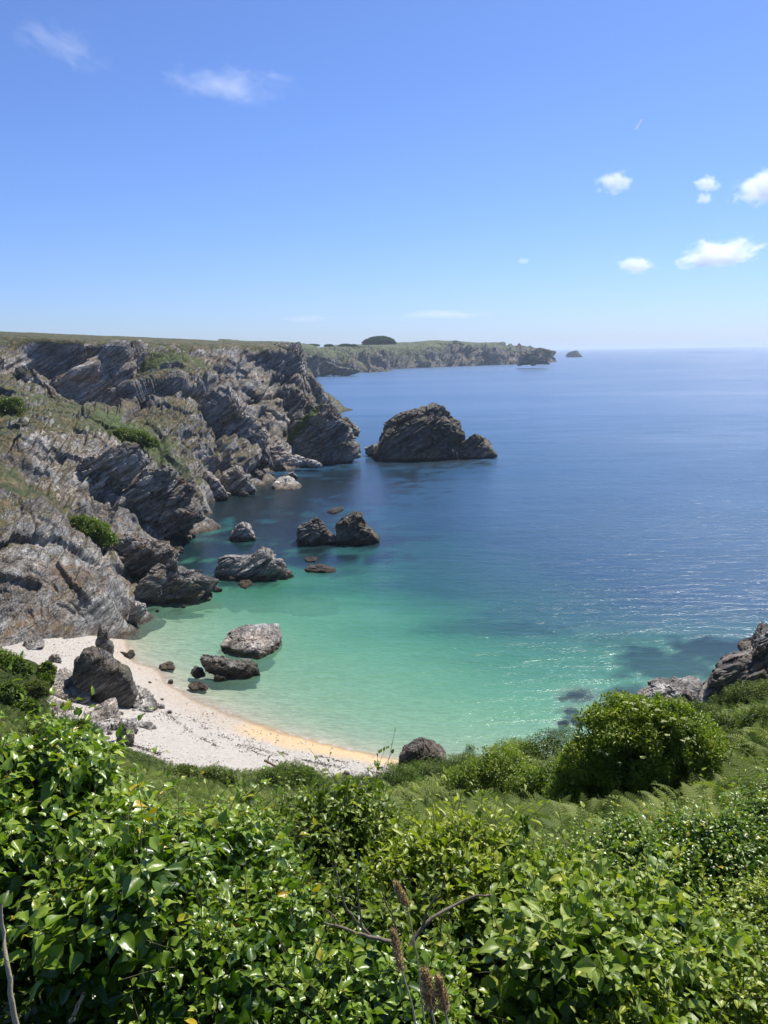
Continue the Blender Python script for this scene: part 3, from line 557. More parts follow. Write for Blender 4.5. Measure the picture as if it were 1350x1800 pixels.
for i in range(30):
    k = random.randrange(len(foot)-1); u_ = random.random(); px = foot[k][0]*(1-u_)+foot[k+1][0]*u_+random.uniform(-2, 7); py = foot[k][1]*(1-u_)+foot[k+1][1]*u_+random.uniform(-1, 4); w_ = random.uniform(3, 9)
    rock('stone', [(px+w_*math.cos(k2)*random.uniform(.7, 1.1), py-w_*.6*math.sin(k2)*random.uniform(.7, 1.1)) for k2 in np.linspace(0, 6.28, 8)[:-1]], None, .8, random.choice([M_rock, M_dark, M_pale]), 'fallen stone in the water along the foot of the cliff', 'stone', 'fallen stones along the foot of the cliff', sub=3, seed=300+i, sizes=(.5, .3, .15))
# rocks under the clear water on the right
for i, (px, py, w_, h_) in enumerate([(1020,1222,25,9),(990,1229,9,4),(1005,1250,14,6),(1018,1267,16,8),(990,1272,10,6),(1092,1219,14,7),(1062,1240,13,6),(310,1075,9,3),(268,1070,6,2),(975,1290,10,5)]):
    rock('submerged_rock', [(px+w_*math.cos(k), py-h_*math.sin(k)) for k in np.linspace(0, 6.28, 9)[:-1]], Yb(px, py, -.9), .5, M_dark, ['largest of the dark rocks showing under the clear water on the right','smallest dark shape under water, left of the largest one','dark rock under water, below the largest one','dark rock under water close to the right-hand bushes, beside a rounder one','round dark rock under water, nearest the bushes','dark rock under water farthest right, behind the flowering bush','dark underwater rock half hidden by the flowering bush','dark patch of rock under water below the near cliff point','smaller dark patch under water beside the near cliff point','dark rock under water at the very edge of the bushes'][i], 'rock', 'rocks under the clear water', sub=4, seed=60+i)
# ------------------------------------------------------------------ far coast
fp = []
def fpt(px, py, Y, veg=0, grn=0): q = P(px, py, Y); fp.append((q[0], q[1], q[2], veg, grn))
for a in [(440,672),(520,664),(545,661),(600,657),(625,651),(680,649),(735,646),(790,645),(850,642),(900,641),(950,639),(966,637)]:
    q = W(*a); fp.append((q[0], q[1], 0, 0, 0)); fp.append((q[0]+(3 if a[0] > 940 else 0), q[1]-25, -8, 0, 0))
yb = lambda px: float(np.interp(px, [440, 520, 600, 680, 790, 900, 966], [W(440,672)[1], W(520,664)[1], W(600,657)[1], W(680,649)[1], W(790,645)[1], W(900,641)[1], W(966,637)[1]]))
for px, py, dy, v in [(440,640,20,0),(530,628,22,.1),(560,626,25,.6),(590,640,16,.4),(620,632,30,.9),(650,628,30,.1),(690,622,30,.5),(720,614,40,1),(740,626,26,1),(770,622,34,.2),(800,613,45,.2),(830,612,50,.2),(862,618,40,.2),(880,620,35,.1),(920,616,40,.1),(945,613,42,.2),(955,622,20,0)]:
    fpt(px, py, yb(px)+dy, v, .5)
for px, py, dy, v in [(440,612,60,.95),(530,611,70,.95),(560,612,80,.95),(600,618,60,.9),(640,616,70,.6),(700,611,80,1),(760,609,80,1),(820,608,90,.9),(880,609,80,.9),(930,610,70,.8),(945,613,60,.5)]: fpt(px, py, yb(px)+dy, v, .6)
for px, py, dy, v in [(440,604,260,1),(530,606,300,1),(600,606,320,1),(680,606,320,1),(760,606,300,1),(830,607,240,1),(900,608,180,1),(935,610,130,.9)]: fpt(px, py, yb(px)+dy, v, .6)
for px, Y in [(1000,1500),(985,1350),(975,1700),(1010,1900),(990,1200)]: q = P(px, 640, Y); fp.append((q[0], q[1], -12, 0, 0))
for x, y, z in [(60, 2300, 0), (-300, 2200, 5), (280, 1900, -6), (-250, 1500, 15)]: fp.append((x, y, z, 1, .5))
fp = np.array(fp); fr_ = RBF(fp[:, :2], fp[:, 2:], eps=3)
nr, nc = 300, 420
V = columns(lambda q: fr_(q)[:, 0], 400, 1010, nc, 820, 2300, nr, 500)
vg = np.clip(fr_(V[:, :2])[:, 1:]-np.array([.12, 0]), 0, 1); N = normals(V, nr, nc)
V = V+N*((rockdisp(V, (70, 30, 10), (15, 8, 2.4), 8)+beds(V, (14, 6), (5, 2.2), 60))*(1-.9*np.clip(vg[:, 0]*1.5-.3, 0, 1))*np.clip((V[:, 2]+3)/8, .1, 1))[:, None]
far = mesh('cliff', V, gridfaces(nr, nc), M_far, attrs={'veg': vg[:, 0], 'grn': vg[:, 1]}); tag(far, kind='structure')
n4 = len(ico(6)[0])
def farcl(outline, Y, th, sd, vgv=.1): return rock('cliff', outline, Y, th, M_far, kind='structure', sub=6, seed=sd, veg={'veg': np.full(n4, vgv), 'grn': np.full(n4, .4)})
farcl([(527,664),(524,640),(535,626),(556,624),(564,634),(562,660),(545,666)], 960, .8, 71)
farcl([(545,662),(552,645),(575,636),(600,645),(632,652),(622,658),(585,662)], 1000, .5, 72)
farcl([(905,645),(912,628),(925,616),(945,612),(955,622),(962,632),(966,640),(940,643)], 1260, .8, 73)
farcl([(935,625),(930,613),(945,610),(965,614),(976,618),(975,627),(955,630)], 1560, .9, 74, .5)
rock('islet', [(992,625),(998,620),(1006,617),(1012,616),(1018,619),(1023,625),(1010,629)], float(W(1008, 628)[1]), .6, M_far, 'tiny low islet alone on the sea beyond the far headland', 'islet', sub=5, seed=75, veg={'veg': np.full(len(ico(5)[0]), .6), 'grn': np.full(len(ico(5)[0]), .5)})
# ------------------------------------------------------------------ near hillside (soil under the plants)
hp = []
def hpt(px, py, Y, dz=0): q = P(px, py, Y); hp.append((q[0], q[1], q[2]+dz))
hp += [(0, 0, 28.5), (-3, 0, 28.7), (3, 0, 28.4), (0, -6, 30), (0, 1.5, 27.7), (-2, 2, 27.6), (2, 2, 27.3), (0, 4, 26.0), (-3, 4, 26.3), (3, 4, 25.6), (0, 7, 24.4), (-6, 6, 25.3), (8, 6, 24.3), (-25, 0, 33), (25, 0, 31), (-60, 20, 36), (40, 20, 28), (80, 20, 27), (130, 0, 34), (100, 62, -3), (-110, 30, 40)]
for a in [(700,1450,10,-.8),(300,1500,10,-.8),(-100,1450,10,-.6),(1000,1450,10,-.6),(1350,1410,10,-.6),(1700,1380,10,-.4),(850,1400,16,-.8),(600,1420,16,-1),(300,1440,16,-1),(0,1400,16,-.6),(1110,1400,17,-.6),(1350,1290,18,-.6),(1600,1200,18,-.5),
          (850,1340,26,-1),(720,1375,34,-1),(960,1310,26,-1),(1200,1255,27,-.8),(1350,1225,28,-.8),(1250,1235,33,-.8),(1350,1200,34,-.6),(1600,1130,30),(1150,1245,34,-2),
          (450,1400,28,-.6),(550,1400,36,-.8),(300,1375,34,-.5),(150,1320,36,-.3),(0,1260,38,-.3),(-200,1220,38),(200,1340,42,-.4),(100,1275,47,-.3),(0,1200,52,-.3),(20,1160,60,-.2),(-150,1150,58)]: hpt(*a)
for px, py in [(-40,1150),(28,1158),(82,1185),(92,1215),(105,1248),(150,1292),(165,1312),(215,1322),(260,1335),(310,1352),(350,1356),(380,1348),(420,1360),(480,1352),(520,1345),(555,1362),(600,1375),(650,1372),(690,1350)]:
    q = W(px, py, 0); y = ground_y(px, py); q = P(px, py, y); hp.append((q[0], q[1], q[2]-.1)); v2 = q[:2]/np.linalg.norm(q[:2]); hp.append((q[0]+v2[0]*4, q[1]+v2[1]*4, q[2]-3.5))
for px in (740, 800, 860, 920, 980, 1040, 1100, 1170): q = W(px, 1340-.0*px, 0); hp.append((q[0], q[1]-6, 2.2)); hp.append((q[0], q[1]-1, -2.5))
hp += [(28, 44, 6), (34, 44, 9), (45, 48, 10), (24, 50, -3), (40, 60, -3), (10, 58, -4), (60, 60, 0), (-70, 70, 20), (-48, 72, 8), (20, 60, -5)]
hp = np.array(hp); hill = RBF(hp[:, :2], hp[:, 2], eps=.4)
def hillz(xy): return hill(xy)[:, 0]
nr, nc = 280, 460
V = columns(hillz, -1700, 3300, nc, .3, 85, nr, 400)
V[:, 2] += (.30*fbm(V/2.2, 50, 4))*np.clip(V[:, 1]/6-.5, 0, 1)
t = NT('hillside_soil'); p = t.pos()
soil = t.ramp(t.noise(p, 1.3, 5, .7), [(.35, (.022, .034, .010)), (.5, (.040, .060, .016)), (.68, (.085, .075, .035))])
M_soil = t.done(t.princ(soil, .9, t.bump(t.noise(p, 8, 4), .8, .08), .1))
hs_ = mesh('hillside', V, gridfaces(nr, nc), M_soil, smooth=True); tag(hs_, kind='structure')

# ------------------------------------------------------------------ leaves
def leaf_mat(name, ramp, trans=.35, rough=.38, spec=.5, vein=.35, yellow=0.0):
    t = NT(name); v = t.attr('var'); u = t.attr('lu')
    col = t.ramp(v, ramp)
    if vein: col = t.mix(t.ramp(t.math('ABSOLUTE', u), [(.03, vein), (.14, 0.0)]), col, t.mix(1.0, col, (1.9, 1.7, 1.5), 'MULTIPLY'))
    n = t.noise(t.pos(), 60, 2); col = t.mix(.25, col, t.mix(n, col, t.mix(1.0, col, (1.5, 1.35, .9), 'MULTIPLY')))
    bs = t.princ(col, rough, t.bump(n, .25, .004), spec)
    tl = t.n('BsdfTranslucent'); t.set(tl, 'Color', t.mix(1.0, col, (1.5, 1.65, .55), 'MULTIPLY'))
    m = t.n('MixShader'); t.set(m, 0, trans); t.t.links.new(bs, m.inputs[1]); t.t.links.new(tl.outputs[0], m.inputs[2])
    return t.done(m.outputs[0])
M_ivy = leaf_mat('ivy_leaf', [(0, (.035, .085, .008)), (.4, (.105, .190, .014)), (.7, (.20, .305, .028)), (.97, (.36, .44, .06)), (1, (.50, .36, .02))], .26, .34, .65)
M_privet = leaf_mat('light_leaf', [(0, (.09, .145, .014)), (.45, (.21, .28, .026)), (.8, (.36, .43, .05)), (1, (.50, .54, .10))], .30, .40, .55)
M_broad = leaf_mat('broad_leaf', [(0, (.07, .13, .020)), (.45, (.175, .265, .036)), (.85, (.31, .39, .07)), (1, (.45, .48, .08))], .28, .44, .5)
M_elderb = leaf_mat('elder_bush_leaf', [(0, (.06, .11, .010)), (.45, (.17, .245, .022)), (.8, (.30, .37, .045)), (1, (.40, .44, .08))], .30, .42, .45, 0)
M_shrub = leaf_mat('shrub_leaf', [(0, (.040, .075, .012)), (.5, (.105, .155, .024)), (.85, (.19, .24, .045)), (1, (.26, .30, .07))], .24, .45, .35, 0)
M_elder = leaf_mat('elder_leaf', [(0, (.035, .075, .007)), (.5, (.10, .165, .012)), (.85, (.20, .28, .026)), (1, (.30, .36, .04))], .28, .42, .4, 0)
M_fern = leaf_mat('bracken_frond', [(0, (.09, .14, .030)), (.45, (.18, .235, .055)), (.85, (.29, .34, .095)), (1, (.36, .33, .12))], .3, .6, .2, 0)
M_heath = leaf_mat('heath_leaf', [(0, (.045, .075, .016)), (.5, (.11, .155, .034)), (.85, (.19, .225, .06)), (1, (.24, .20, .09))], .26, .6, .2, 0)
def plain(name, c1, c2, sc, rough=.8):
    t = NT(name); p = t.pos(); n = t.noise(t.mapping(p, (1, 1, .3)), sc, 4)
    return t.done(t.princ(t.mix(n, c1, c2), rough, t.bump(n, .5, .01)))
M_stem = plain('green_stem', (.07, .10, .03), (.14, .12, .06), 30)
M_twig = plain('grey_twig', (.14, .11, .08), (.27, .22, .17), 60)
M_dry = plain('dry_grass', (.30, .24, .15), (.46, .40, .27), 90)
M_seed = leaf_mat('seed_head', [(0, (.26, .18, .17)), (.6, (.42, .31, .28)), (1, (.62, .48, .42))], .4, .7, .2, 0)
M_wood = plain('driftwood', (.26, .17, .11), (.42, .32, .24), 8)
M_flower = plain('cream_flower', (.30, .38, .12), (.52, .54, .28), 30)
def leaf_template(nu=2, nv=6, wave=.10, fold=.22, droop=.25, shape='ovate', lobes=0.0):
    us = np.linspace(-1, 1, 2*nu+1); vs = np.linspace(0, 1, nv)
    if shape == 'ovate': wv = np.interp(vs, [0, .05, .12, .2, .3, .42, .55, .68, .8, .9, 1], [.06, .45, .74, .93, 1.0, .95, .80, .58, .36, .18, .0])
    elif shape == 'heart': wv = np.interp(vs, [0, .06, .2, .45, .75, 1], [.5, .95, 1.0, .78, .32, .0])
    else: wv = np.interp(vs, [0, .2, .5, .8, 1], [.08, .75, 1.0, .6, .0])
    U, Vv = np.meshgrid(us, vs); wv = wv[:, None]
    x = U*wv*.5; z = np.abs(U)*wv*fold*.5 - droop*Vv**2*.5 + wave*np.sin(Vv*9+U*2)*np.abs(U)*.25
    T = np.stack([x, Vv+0*U, z], 2).reshape(-1, 3)
    return T, gridfaces(nv, 2*nu+1), U.ravel(), Vv.ravel()
def place(tpl, pos, tip, nrm, L, Wd, var):
    T, Fc, U, Vv = tpl; n = len(pos); k = len(T)
    tip = unit(tip); nrm = unit(nrm-(nrm*tip).sum(1, keepdims=True)*tip); sd_ = np.cross(tip, nrm)
    V = pos[:, None]+T[None, :, 0:1]*sd_[:, None]*(L*Wd)[:, None, None]+T[None, :, 1:2]*tip[:, None]*L[:, None, None]+T[None, :, 2:3]*nrm[:, None]*L[:, None, None]
    F_ = (Fc[None]+(np.arange(n)*k)[:, None, None]).reshape(-1, Fc.shape[1])
    return V.reshape(-1, 3), F_, {'var': np.repeat(var, k), 'lu': np.tile(U, n), 'lv': np.tile(Vv, n)}
def cat(parts):
    Vs, Fs, At, off = [], [], {}, 0
    for V, F_, A in parts:
        Vs.append(V); Fs.append(F_+off); off += len(V)
        for a in A: At.setdefault(a, []).append(A[a])
    return np.concatenate(Vs), np.concatenate(Fs), {a: np.concatenate(v) for a, v in At.items()}
def tubes(paths, rad0, rad1, sides=5):
    """paths: (n, m, 3) bundles of curves -> tapered tubes"""
    n, m, _ = paths.shape
    tg = unit(np.gradient(paths, axis=1)); ref = np.where(np.abs(tg[..., 2:3]) < .9, np.array([0, 0, 1.]), np.array([1., 0, 0]))
    a = unit(np.cross(tg, ref)); b = np.cross(tg, a); ph = np.arange(sides)/sides*2*np.pi
    r = (np.asarray(rad0)*np.ones(n))[:, None]*(1-np.linspace(0, 1, m))+(np.asarray(rad1)*np.ones(n))[:, None]*np.linspace(0, 1, m)
    V = paths[:, :, None]+r[:, :, None, None]*(np.cos(ph)[None, None, :, None]*a[:, :, None]+np.sin(ph)[None, None, :, None]*b[:, :, None])
    idx = np.arange(n*m*sides).reshape(n, m, sides)
    q = np.stack([idx[:, :-1], np.roll(idx, -1, 2)[:, :-1], np.roll(idx, -1, 2)[:, 1:], idx[:, 1:]], -1)
    return V.reshape(-1, 3), q.reshape(-1, 4)
def ellipsoids(spec):
    """(px, py, Y, half width px, half height px, depth radius m) -> centre, radii"""
    o = []
    for px, py, Y, rx, ry, rd in spec:
        c = P(px, py, Y); s = (c-np.array([0, 0, EYE]))@_f/F; o.append((c, np.array([rx*s, rd, ry*s])))
    return o
def sample_mound(ms, n, lo=.55, hi=1.0, down=-.35, lump_=(.16, .08)):
    """points and outward directions in the shells of a set of ellipsoids"""
    wts = np.array([m[1][0]*m[1][2]+m[1][0]*m[1][1] for m in ms]); k = rng.choice(len(ms), n, p=wts/wts.sum())
    d = unit(rng.normal(size=(n*3, 3))); d = d[d[:, 2] > down][:n]
    while len(d) < n: e = unit(rng.normal(size=(n, 3))); d = np.r_[d, e[e[:, 2] > down]][:n]
    c = np.array([m[0] for m in ms])[k]; r = np.array([m[1] for m in ms])[k]
    rad = rng.uniform(lo**3, hi**3, n)**(1/3)
    lump = 1+lump_[0]*vnoise(d*2.3+c*3, 4)+lump_[1]*vnoise(d*6+c*3, 5)
    out = unit(d/r)
    return c+d*r*(rad*lump)[:, None], out
def base_of(ms):
    c = np.mean([m[0] for m in ms], 0); c = np.array([c[0], c[1], float(hillz(c[None, :2])[0])]); return c
def leafy_shrub(name, label, cat_, spec, mat, shoots, per, L, Wd=.75, hang=.5, up=.5, shape='ovate', group=None, fold=.25, wave=.12, nu=2, nv=7, stem_r=.0022, shoot_len=.28, lo=.6, spread=.35, facing=.5, branches=10):
    """foliage carried on real shoots: each shoot is a curved stem with alternate leaves that shrink to its tip"""
    ms = ellipsoids(spec); loc = base_of(ms); root = tag(empty(name, loc), label, cat_, group)
    p, out = sample_mound(ms, int(shoots*1.9), lo, lump_=(.26, .10)); R_ = np.mean([m_[1].mean() for m_ in ms])
    kp = vnoise(p/(R_*.55), 31)+.5*vnoise(p/(R_*.2), 32) > 0.0; p, out = p[kp], out[kp]; n = len(p)
    dr = unit(out*(1-up)+np.array([0, 0, 1.])*up+rng.normal(size=(n, 3))*spread)
    ln = shoot_len*rng.uniform(.6, 1.25, n); tt = np.linspace(0, 1, 6)
    bend = rng.normal(size=(n, 3))*.25+np.array([0, 0, -.12])
    path = p[:, None]-dr[:, None]*(ln*.55)[:, None, None]+dr[:, None]*(ln[:, None]*tt)[..., None]+bend[:, None]*(ln[:, None]*tt**2)[..., None]
    V, Fc = tubes(path, stem_r, stem_r*.45, 4); mesh('stems', V, Fc, M_stem, root, smooth=True, loc=None)
    parts = []; tpls = [leaf_template(nu, nv, w_, f_, d_, shape) for w_, f_, d_ in [(wave*1.3, fold, .3), (wave*2.0, fold*.7, .6), (wave*.9, fold*1.7, .15), (-wave*1.6, fold*1.2, .5)]]
    f = np.repeat(np.linspace(.12, 1.0, per)[None], n, 0)+rng.normal(size=(n, per))*.03; f = np.clip(f, 0, 1)
    i0 = np.clip((f*5).astype(int), 0, 4); fr = f*5-i0; I = np.arange(n)[:, None]
    pos = path[I, i0]*(1-fr)[..., None]+path[I, i0+1]*fr[..., None]
    tg = unit(path[I, i0+1]-path[I, i0])
    ph = np.arange(per)[None]*2.4+rng.uniform(0, 6.28, (n, 1))+rng.normal(size=(n, per))*.3
    ref = unit(np.cross(tg, np.array([.3, .2, 1.]))); b = np.cross(tg, ref)
    side = ref*np.cos(ph)[..., None]+b*np.sin(ph)[..., None]
    topness = f**2
    tip = unit(side*(1-.55*topness)[..., None]+tg*(.25+.9*topness)[..., None]+np.array([0, 0, -1.])*(hang*(1-topness))[..., None]+rng.normal(size=side.shape)*.22)
    Ls = L*(1.05-.62*f**2.2)*rng.uniform(.7, 1.2, f.shape)*rng.uniform(.8, 1.15, (n, 1))
    nrm = unit(np.array([0, 0, 1.])*.55+SD*facing+out[:, None]*.45+side*.15+rng.normal(size=side.shape)*.32)
    pos = pos+side*(Ls*.22)[..., None]
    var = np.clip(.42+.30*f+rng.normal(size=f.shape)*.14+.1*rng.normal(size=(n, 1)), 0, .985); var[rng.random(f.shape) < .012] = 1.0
    pos, tip, nrm, Ls, var = pos.reshape(-1, 3), tip.reshape(-1, 3), nrm.reshape(-1, 3), Ls.ravel(), var.ravel()
    # petioles
    pk = rng.integers(0, 4, len(pos))
    for k in range(4):
        m = pk == k; parts.append(place(tpls[k], pos[m], tip[m], nrm[m], Ls[m], Wd*rng.uniform(.85, 1.15, m.sum()), var[m]))
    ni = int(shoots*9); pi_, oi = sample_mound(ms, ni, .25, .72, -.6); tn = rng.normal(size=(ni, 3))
    parts.append(place(tpls[0], pi_, tn, oi+rng.normal(size=(ni, 3))*.6, np.full(ni, L*.95), np.full(ni, Wd), np.clip(rng.normal(size=ni)*.12+.12, 0, .9)))  # inner leaves coloured dark, painting shade into the gaps between shoots
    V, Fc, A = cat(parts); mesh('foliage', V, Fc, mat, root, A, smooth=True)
    if branches:
        bt, _ = sample_mound(ms, branches, .6); q = []
        for e in bt:
            m_ = (loc+e)/2+rng.normal(size=3)*.12*np.linalg.norm(e-loc); ts = np.linspace(0, 1, 7)[:, None]
            q.append((1-ts)**2*loc+2*ts*(1-ts)*m_+ts**2*e)
        V, Fc = tubes(np.array(q), np.linalg.norm(bt-loc, axis=1)*.012+.002, .0025, 5); mesh('branches', V, Fc, M_twig, root, smooth=True)
    fix_children(root); return root
def fix_children(root):
    for ch in C.objects:
        if ch.parent == root and ch.type == 'MESH' and tuple(ch.location) == (0, 0, 0):
            co = np.empty(len(ch.data.vertices)*3, np.float32); ch.data.vertices.foreach_get('co', co)
            co = co.reshape(-1, 3)-np.array(root.location, np.float32); ch.data.vertices.foreach_set('co', co.ravel()); ch.data.update()

# ---------------- foreground: broad, glossy, hanging leaves at arm's length
FG = 'climbing shrubs filling the foreground'
leafy_shrub('ivy_shrub', 'tall mound of glossy ivy leaves at the lower left corner, highest of the foreground shrubs', 'shrub', [(20,1600,2.6,190,200,.5),(220,1660,2.4,170,200,.45),(-60,1460,2.9,190,180,.5),(70,1400,3.0,125,115,.4),(150,1500,2.9,110,110,.4)], M_ivy, 640, 9, .077, .66, .75, .35, 'ovate', FG, shoot_len=.30)
leafy_shrub('ivy_shrub', 'ivy mound with pale hanging leaves, right of the tall left mound', 'shrub', [(340,1610,2.9,170,150,.45),(290,1510,3.3,130,70,.35),(425,1570,3.2,125,115,.4)], M_ivy, 440, 9, .068, .68, .7, .35, 'ovate', FG, shoot_len=.30)
leafy_shrub('leafy_shrub', 'dark mound of small leaves, thin shoots rising from it in front of the beach', 'shrub', [(590,1530,3.9,105,130,.4),(620,1460,4.0,95,88,.4),(475,1495,4.3,95,72,.4)], M_elder, 480, 9, .056, .58, .6, .5, 'lance', FG, shoot_len=.34)
leafy_shrub('leafy_shrub', 'yellow-green upright shrub with narrow leaves right of the middle, beside the dark mound', 'shrub', [(840,1575,3.2,140,120,.45),(740,1560,3.4,85,85,.35),(925,1590,3.1,105,105,.4)], M_privet, 420, 10, .072, .44, .25, .7, 'lance', FG, shoot_len=.34)
leafy_shrub('ivy_shrub', 'low bright ivy at the bottom edge, in front of the bare forked twig', 'shrub', [(420,1760,2.2,230,110,.45),(620,1790,2.1,200,100,.4)], M_ivy, 420, 9, .056, .66, .55, .45, 'ovate', FG, shoot_len=.24)
leafy_shrub('leafy_shrub', 'dim leafy thicket behind the bare forked twig', 'shrub', [(640,1680,3.0,190,120,.45),(820,1700,2.8,140,120,.4)], M_elder, 320, 9, .060, .7, .5, .45, 'ovate', FG, shoot_len=.28)
leafy_shrub('broadleaf_shrub', 'pale broad-leaved shrub spreading across the lower right foreground', 'shrub', [(1040,1740,2.35,165,140,.4),(960,1670,2.7,115,95,.35),(1135,1660,2.8,140,95,.4)], M_broad, 460, 9, .071, .74, .45, .5, 'ovate', FG, shoot_len=.28)
leafy_shrub('ivy_shrub', 'dark ivy bank with shadowy gaps at the middle right, below the ferns', 'shrub', [(1120,1535,5.4,110,72,.6),(1265,1520,5.6,125,84,.7),(1010,1560,5.2,70,55,.5),(1385,1500,6.0,120,90,.8)], M_ivy, 900, 9, .062, .66, .7, .4, 'ovate', FG, shoot_len=.34)
leafy_shrub('bramble_bush', 'fine-leaved bramble in the bottom right corner', 'bush', [(1290,1720,2.9,150,110,.4),(1330,1790,2.5,170,90,.4),(1380,1640,3.4,120,70,.4)], M_privet, 620, 9, .030, .75, .2, .5, 'ovate', FG, shoot_len=.18, stem_r=.0013)
leafy_shrub('leafy_shrub', 'small bright yellow-green sprig at the bottom edge left of the bramble', 'shrub', [(1110,1800,2.1,90,35,.2)], M_privet, 60, 8, .045, .5, .3, .6, 'lance', FG, shoot_len=.16)

for lb, px_, py_, Y_, sz_ in [('young leafy shoot standing clear above the dark mound against the beach', 606, 1392, 3.6, .06), ('thinner young shoot just left of the tallest one', 566, 1402, 3.7, .045), ('young shoot rising above the yellow-green shrub', 925, 1452, 3.1, .055), ('leafy tip poking up left of the dark mound', 432, 1402, 3.8, .05)]:
    leafy_shrub('young_shoot', lb, 'shoot', [(px_, py_, Y_, 9, 12, .03)], M_privet, 3, 9, sz_, .42, .2, .93, 'lance', 'young shoots above the foreground shrubs', shoot_len=.30, spread=.10, branches=0)
# ---------------- middle distance: bushes whose depth comes from where they stand on the slope
def hill_Y(px, py, Y0=5.5, Y1=80):
    d = ray(np.array(px), np.array(py)); Y = np.linspace(Y0, Y1, 600); q = np.array([0, 0, EYE])+d[None]*(Y/d[1])[:, None]
    g = np.maximum(hillz(q[:, :2]), bedz(q[:, :2])); h = np.where(q[:, 2] < g)[0]
    return float(Y[h[0]]) if len(h) else float(Y1*.5)
BUSH = []
def bush(name, label, cat_, spec, mat, n, L, Wd=.6, group=None, Y=None, lo=.72, branches=12, fold=.3, clump=1.0):
    if Y is None: L *= 1.35; n = int(n*1.25)
    sp = []
    for px, py, rx, ry, dr in spec:
        y = Y if Y else hill_Y(px, py+ry*.8)
        sp.append((px, py, y+dr*rx*y/F, rx, ry, rx*.9*y/F))
    ms = ellipsoids(sp); c = np.mean([m[0] for m in ms], 0); low = min(m[0][2]-m[1][2] for m in ms)
    loc = np.array([c[0], c[1], low+.02]); root = tag(empty(name, loc), label, cat_, group)
    p, out = sample_mound(ms, n, lo, 1.02, -.55)
    R_ = np.mean([m[1].mean() for m in ms]); jit = vnoise(p/(R_*.35), 9); keep = jit > -.28*clump; p, out = p[keep], out[keep]; n = len(p)
    p = p+out*(np.clip(vnoise(p/(R_*.18), 12), 0, 1)*R_*.16)[:, None]
    tip = unit(out*.5+rng.normal(size=(n, 3))*.75+np.array([0, 0, .15])); nrm = unit(out*.5+np.array([0, 0, .5])+SD*.5+rng.normal(size=(n, 3))*.5)
    var = np.clip(.50+.30*jit[keep]+rng.normal(size=n)*.17, 0, 1); Ls = L*rng.uniform(.6, 1.25, n)
    for m_ in ms: BUSH.append((m_[0][0], m_[0][1], m_[1][0], m_[1][1]))
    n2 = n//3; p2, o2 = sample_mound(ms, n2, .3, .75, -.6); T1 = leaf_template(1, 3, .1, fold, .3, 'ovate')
    V, Fc, A = cat([place(T1, p, tip, nrm, Ls, Wd*np.ones(n), var), place(T1, p2, rng.normal(size=(n2, 3)), o2+rng.normal(size=(n2, 3))*.5, np.full(n2, L*1.5), np.full(n2, Wd), np.full(n2, .08))])  # second set: core leaves in a dark tone, shade painted into the interior
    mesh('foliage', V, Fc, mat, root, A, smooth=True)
    if branches:
        bt, _ = sample_mound(ms, branches, .7); q = []
        for e in bt:
            m_ = (loc+e)/2+rng.normal(size=3)*.1*np.linalg.norm(e-loc); ts = np.linspace(0, 1, 6)[:, None]
            q.append((1-ts)**2*loc+2*ts*(1-ts)*m_+ts**2*e)
        V, Fc = tubes(np.array(q), np.linalg.norm(bt-loc, axis=1)*.02+.005, .006, 5); mesh('branches', V, Fc, M_twig, root, smooth=True)
    fix_children(root); return root, ms
def on_mound(ms, px, py, k=1.0):
    d = ray(np.array(float(px)), np.array(float(py))); o = np.array([0, 0, EYE]); best = None
    for c, r in ms:
        a = d/(r*k); b = (o-c)/(r*k); A_, B_, C_ = a@a, a@b, b@b-1; disc = B_*B_-A_*C_
        if disc > 0:
            tt = (-B_-math.sqrt(disc))/A_
            if tt > 0 and (best is None or tt < best): best = tt
    return None if best is None else o+d*best
YE = 15.5
elder, ms = bush('elder_bush', 'large rounded elder bush with flat cream flower heads standing among ferns', 'bush', [(1112,1315,98,82,.0),(1055,1345,68,68,-.1),(1185,1318,85,70,.0),(1110,1275,88,48,.2),(1160,1265,60,36,.1),(1020,1390,60,40,0),(1120,1375,90,52,0)], M_elderb, 60000, .085, .5, Y=YE, branches=30)
fl = [(500,605),(600,605),(555,645),(640,620),(690,648),(780,700),(720,715),(845,700),(850,745),(835,830),(870,820),(345,890),(385,910),(465,965),(600,930),(745,797),(540,612),(620,660),(900,735),(700,630)]
for i, (fx, fy) in enumerate(fl[:17]):
    q = on_mound(ms, 950+fx/3.375, 1060+fy/3.375, 1.05)
    if q is None: continue
    m = 30; a = rng.uniform(0, 6.28, m); rr = .055*np.sqrt(rng.random(m))*rng.uniform(.8, 1.2)
    pp = q+np.stack([rr*np.cos(a), rr*np.sin(a)*.9, .02-rr*rr*2.5], 1)+np.array([0, 0, .06])-_f*.06
    tp = unit(np.stack([np.cos(a*3), np.sin(a*3), 0*a], 1)); V, Fc, A = place(leaf_template(1, 3, 0, .1, .1, 'ovate'), pp, tp, np.tile([0, 0, 1.], (m, 1)), np.full(m, .030), np.full(m, .9), rng.random(m))
    c_ = q+np.array([0, 0, .0])-_f*.06; sp_ = np.array([[c_]*5, pp[rng.integers(0, m, 5)]]).transpose(1, 0, 2)
    V2, F2 = tubes(sp_, .002, .0012, 4); V = np.r_[V, V2]; Fc = np.r_[Fc, F2+len(V)-len(V2)]; A = {k: np.r_[v_, np.full(len(V2), .5)] for k, v_ in A.items()}
    mesh('flower', V-np.array(elder.location), Fc, M_flower, elder, A)
MB = 'bushes growing down the slope to the cove'
def mb(label, spec, n=9000, L=.08, mat=None, nm='bush', **k): return bush(nm, label, 'bush', spec, mat or M_shrub, n, L, group=MB, **k)
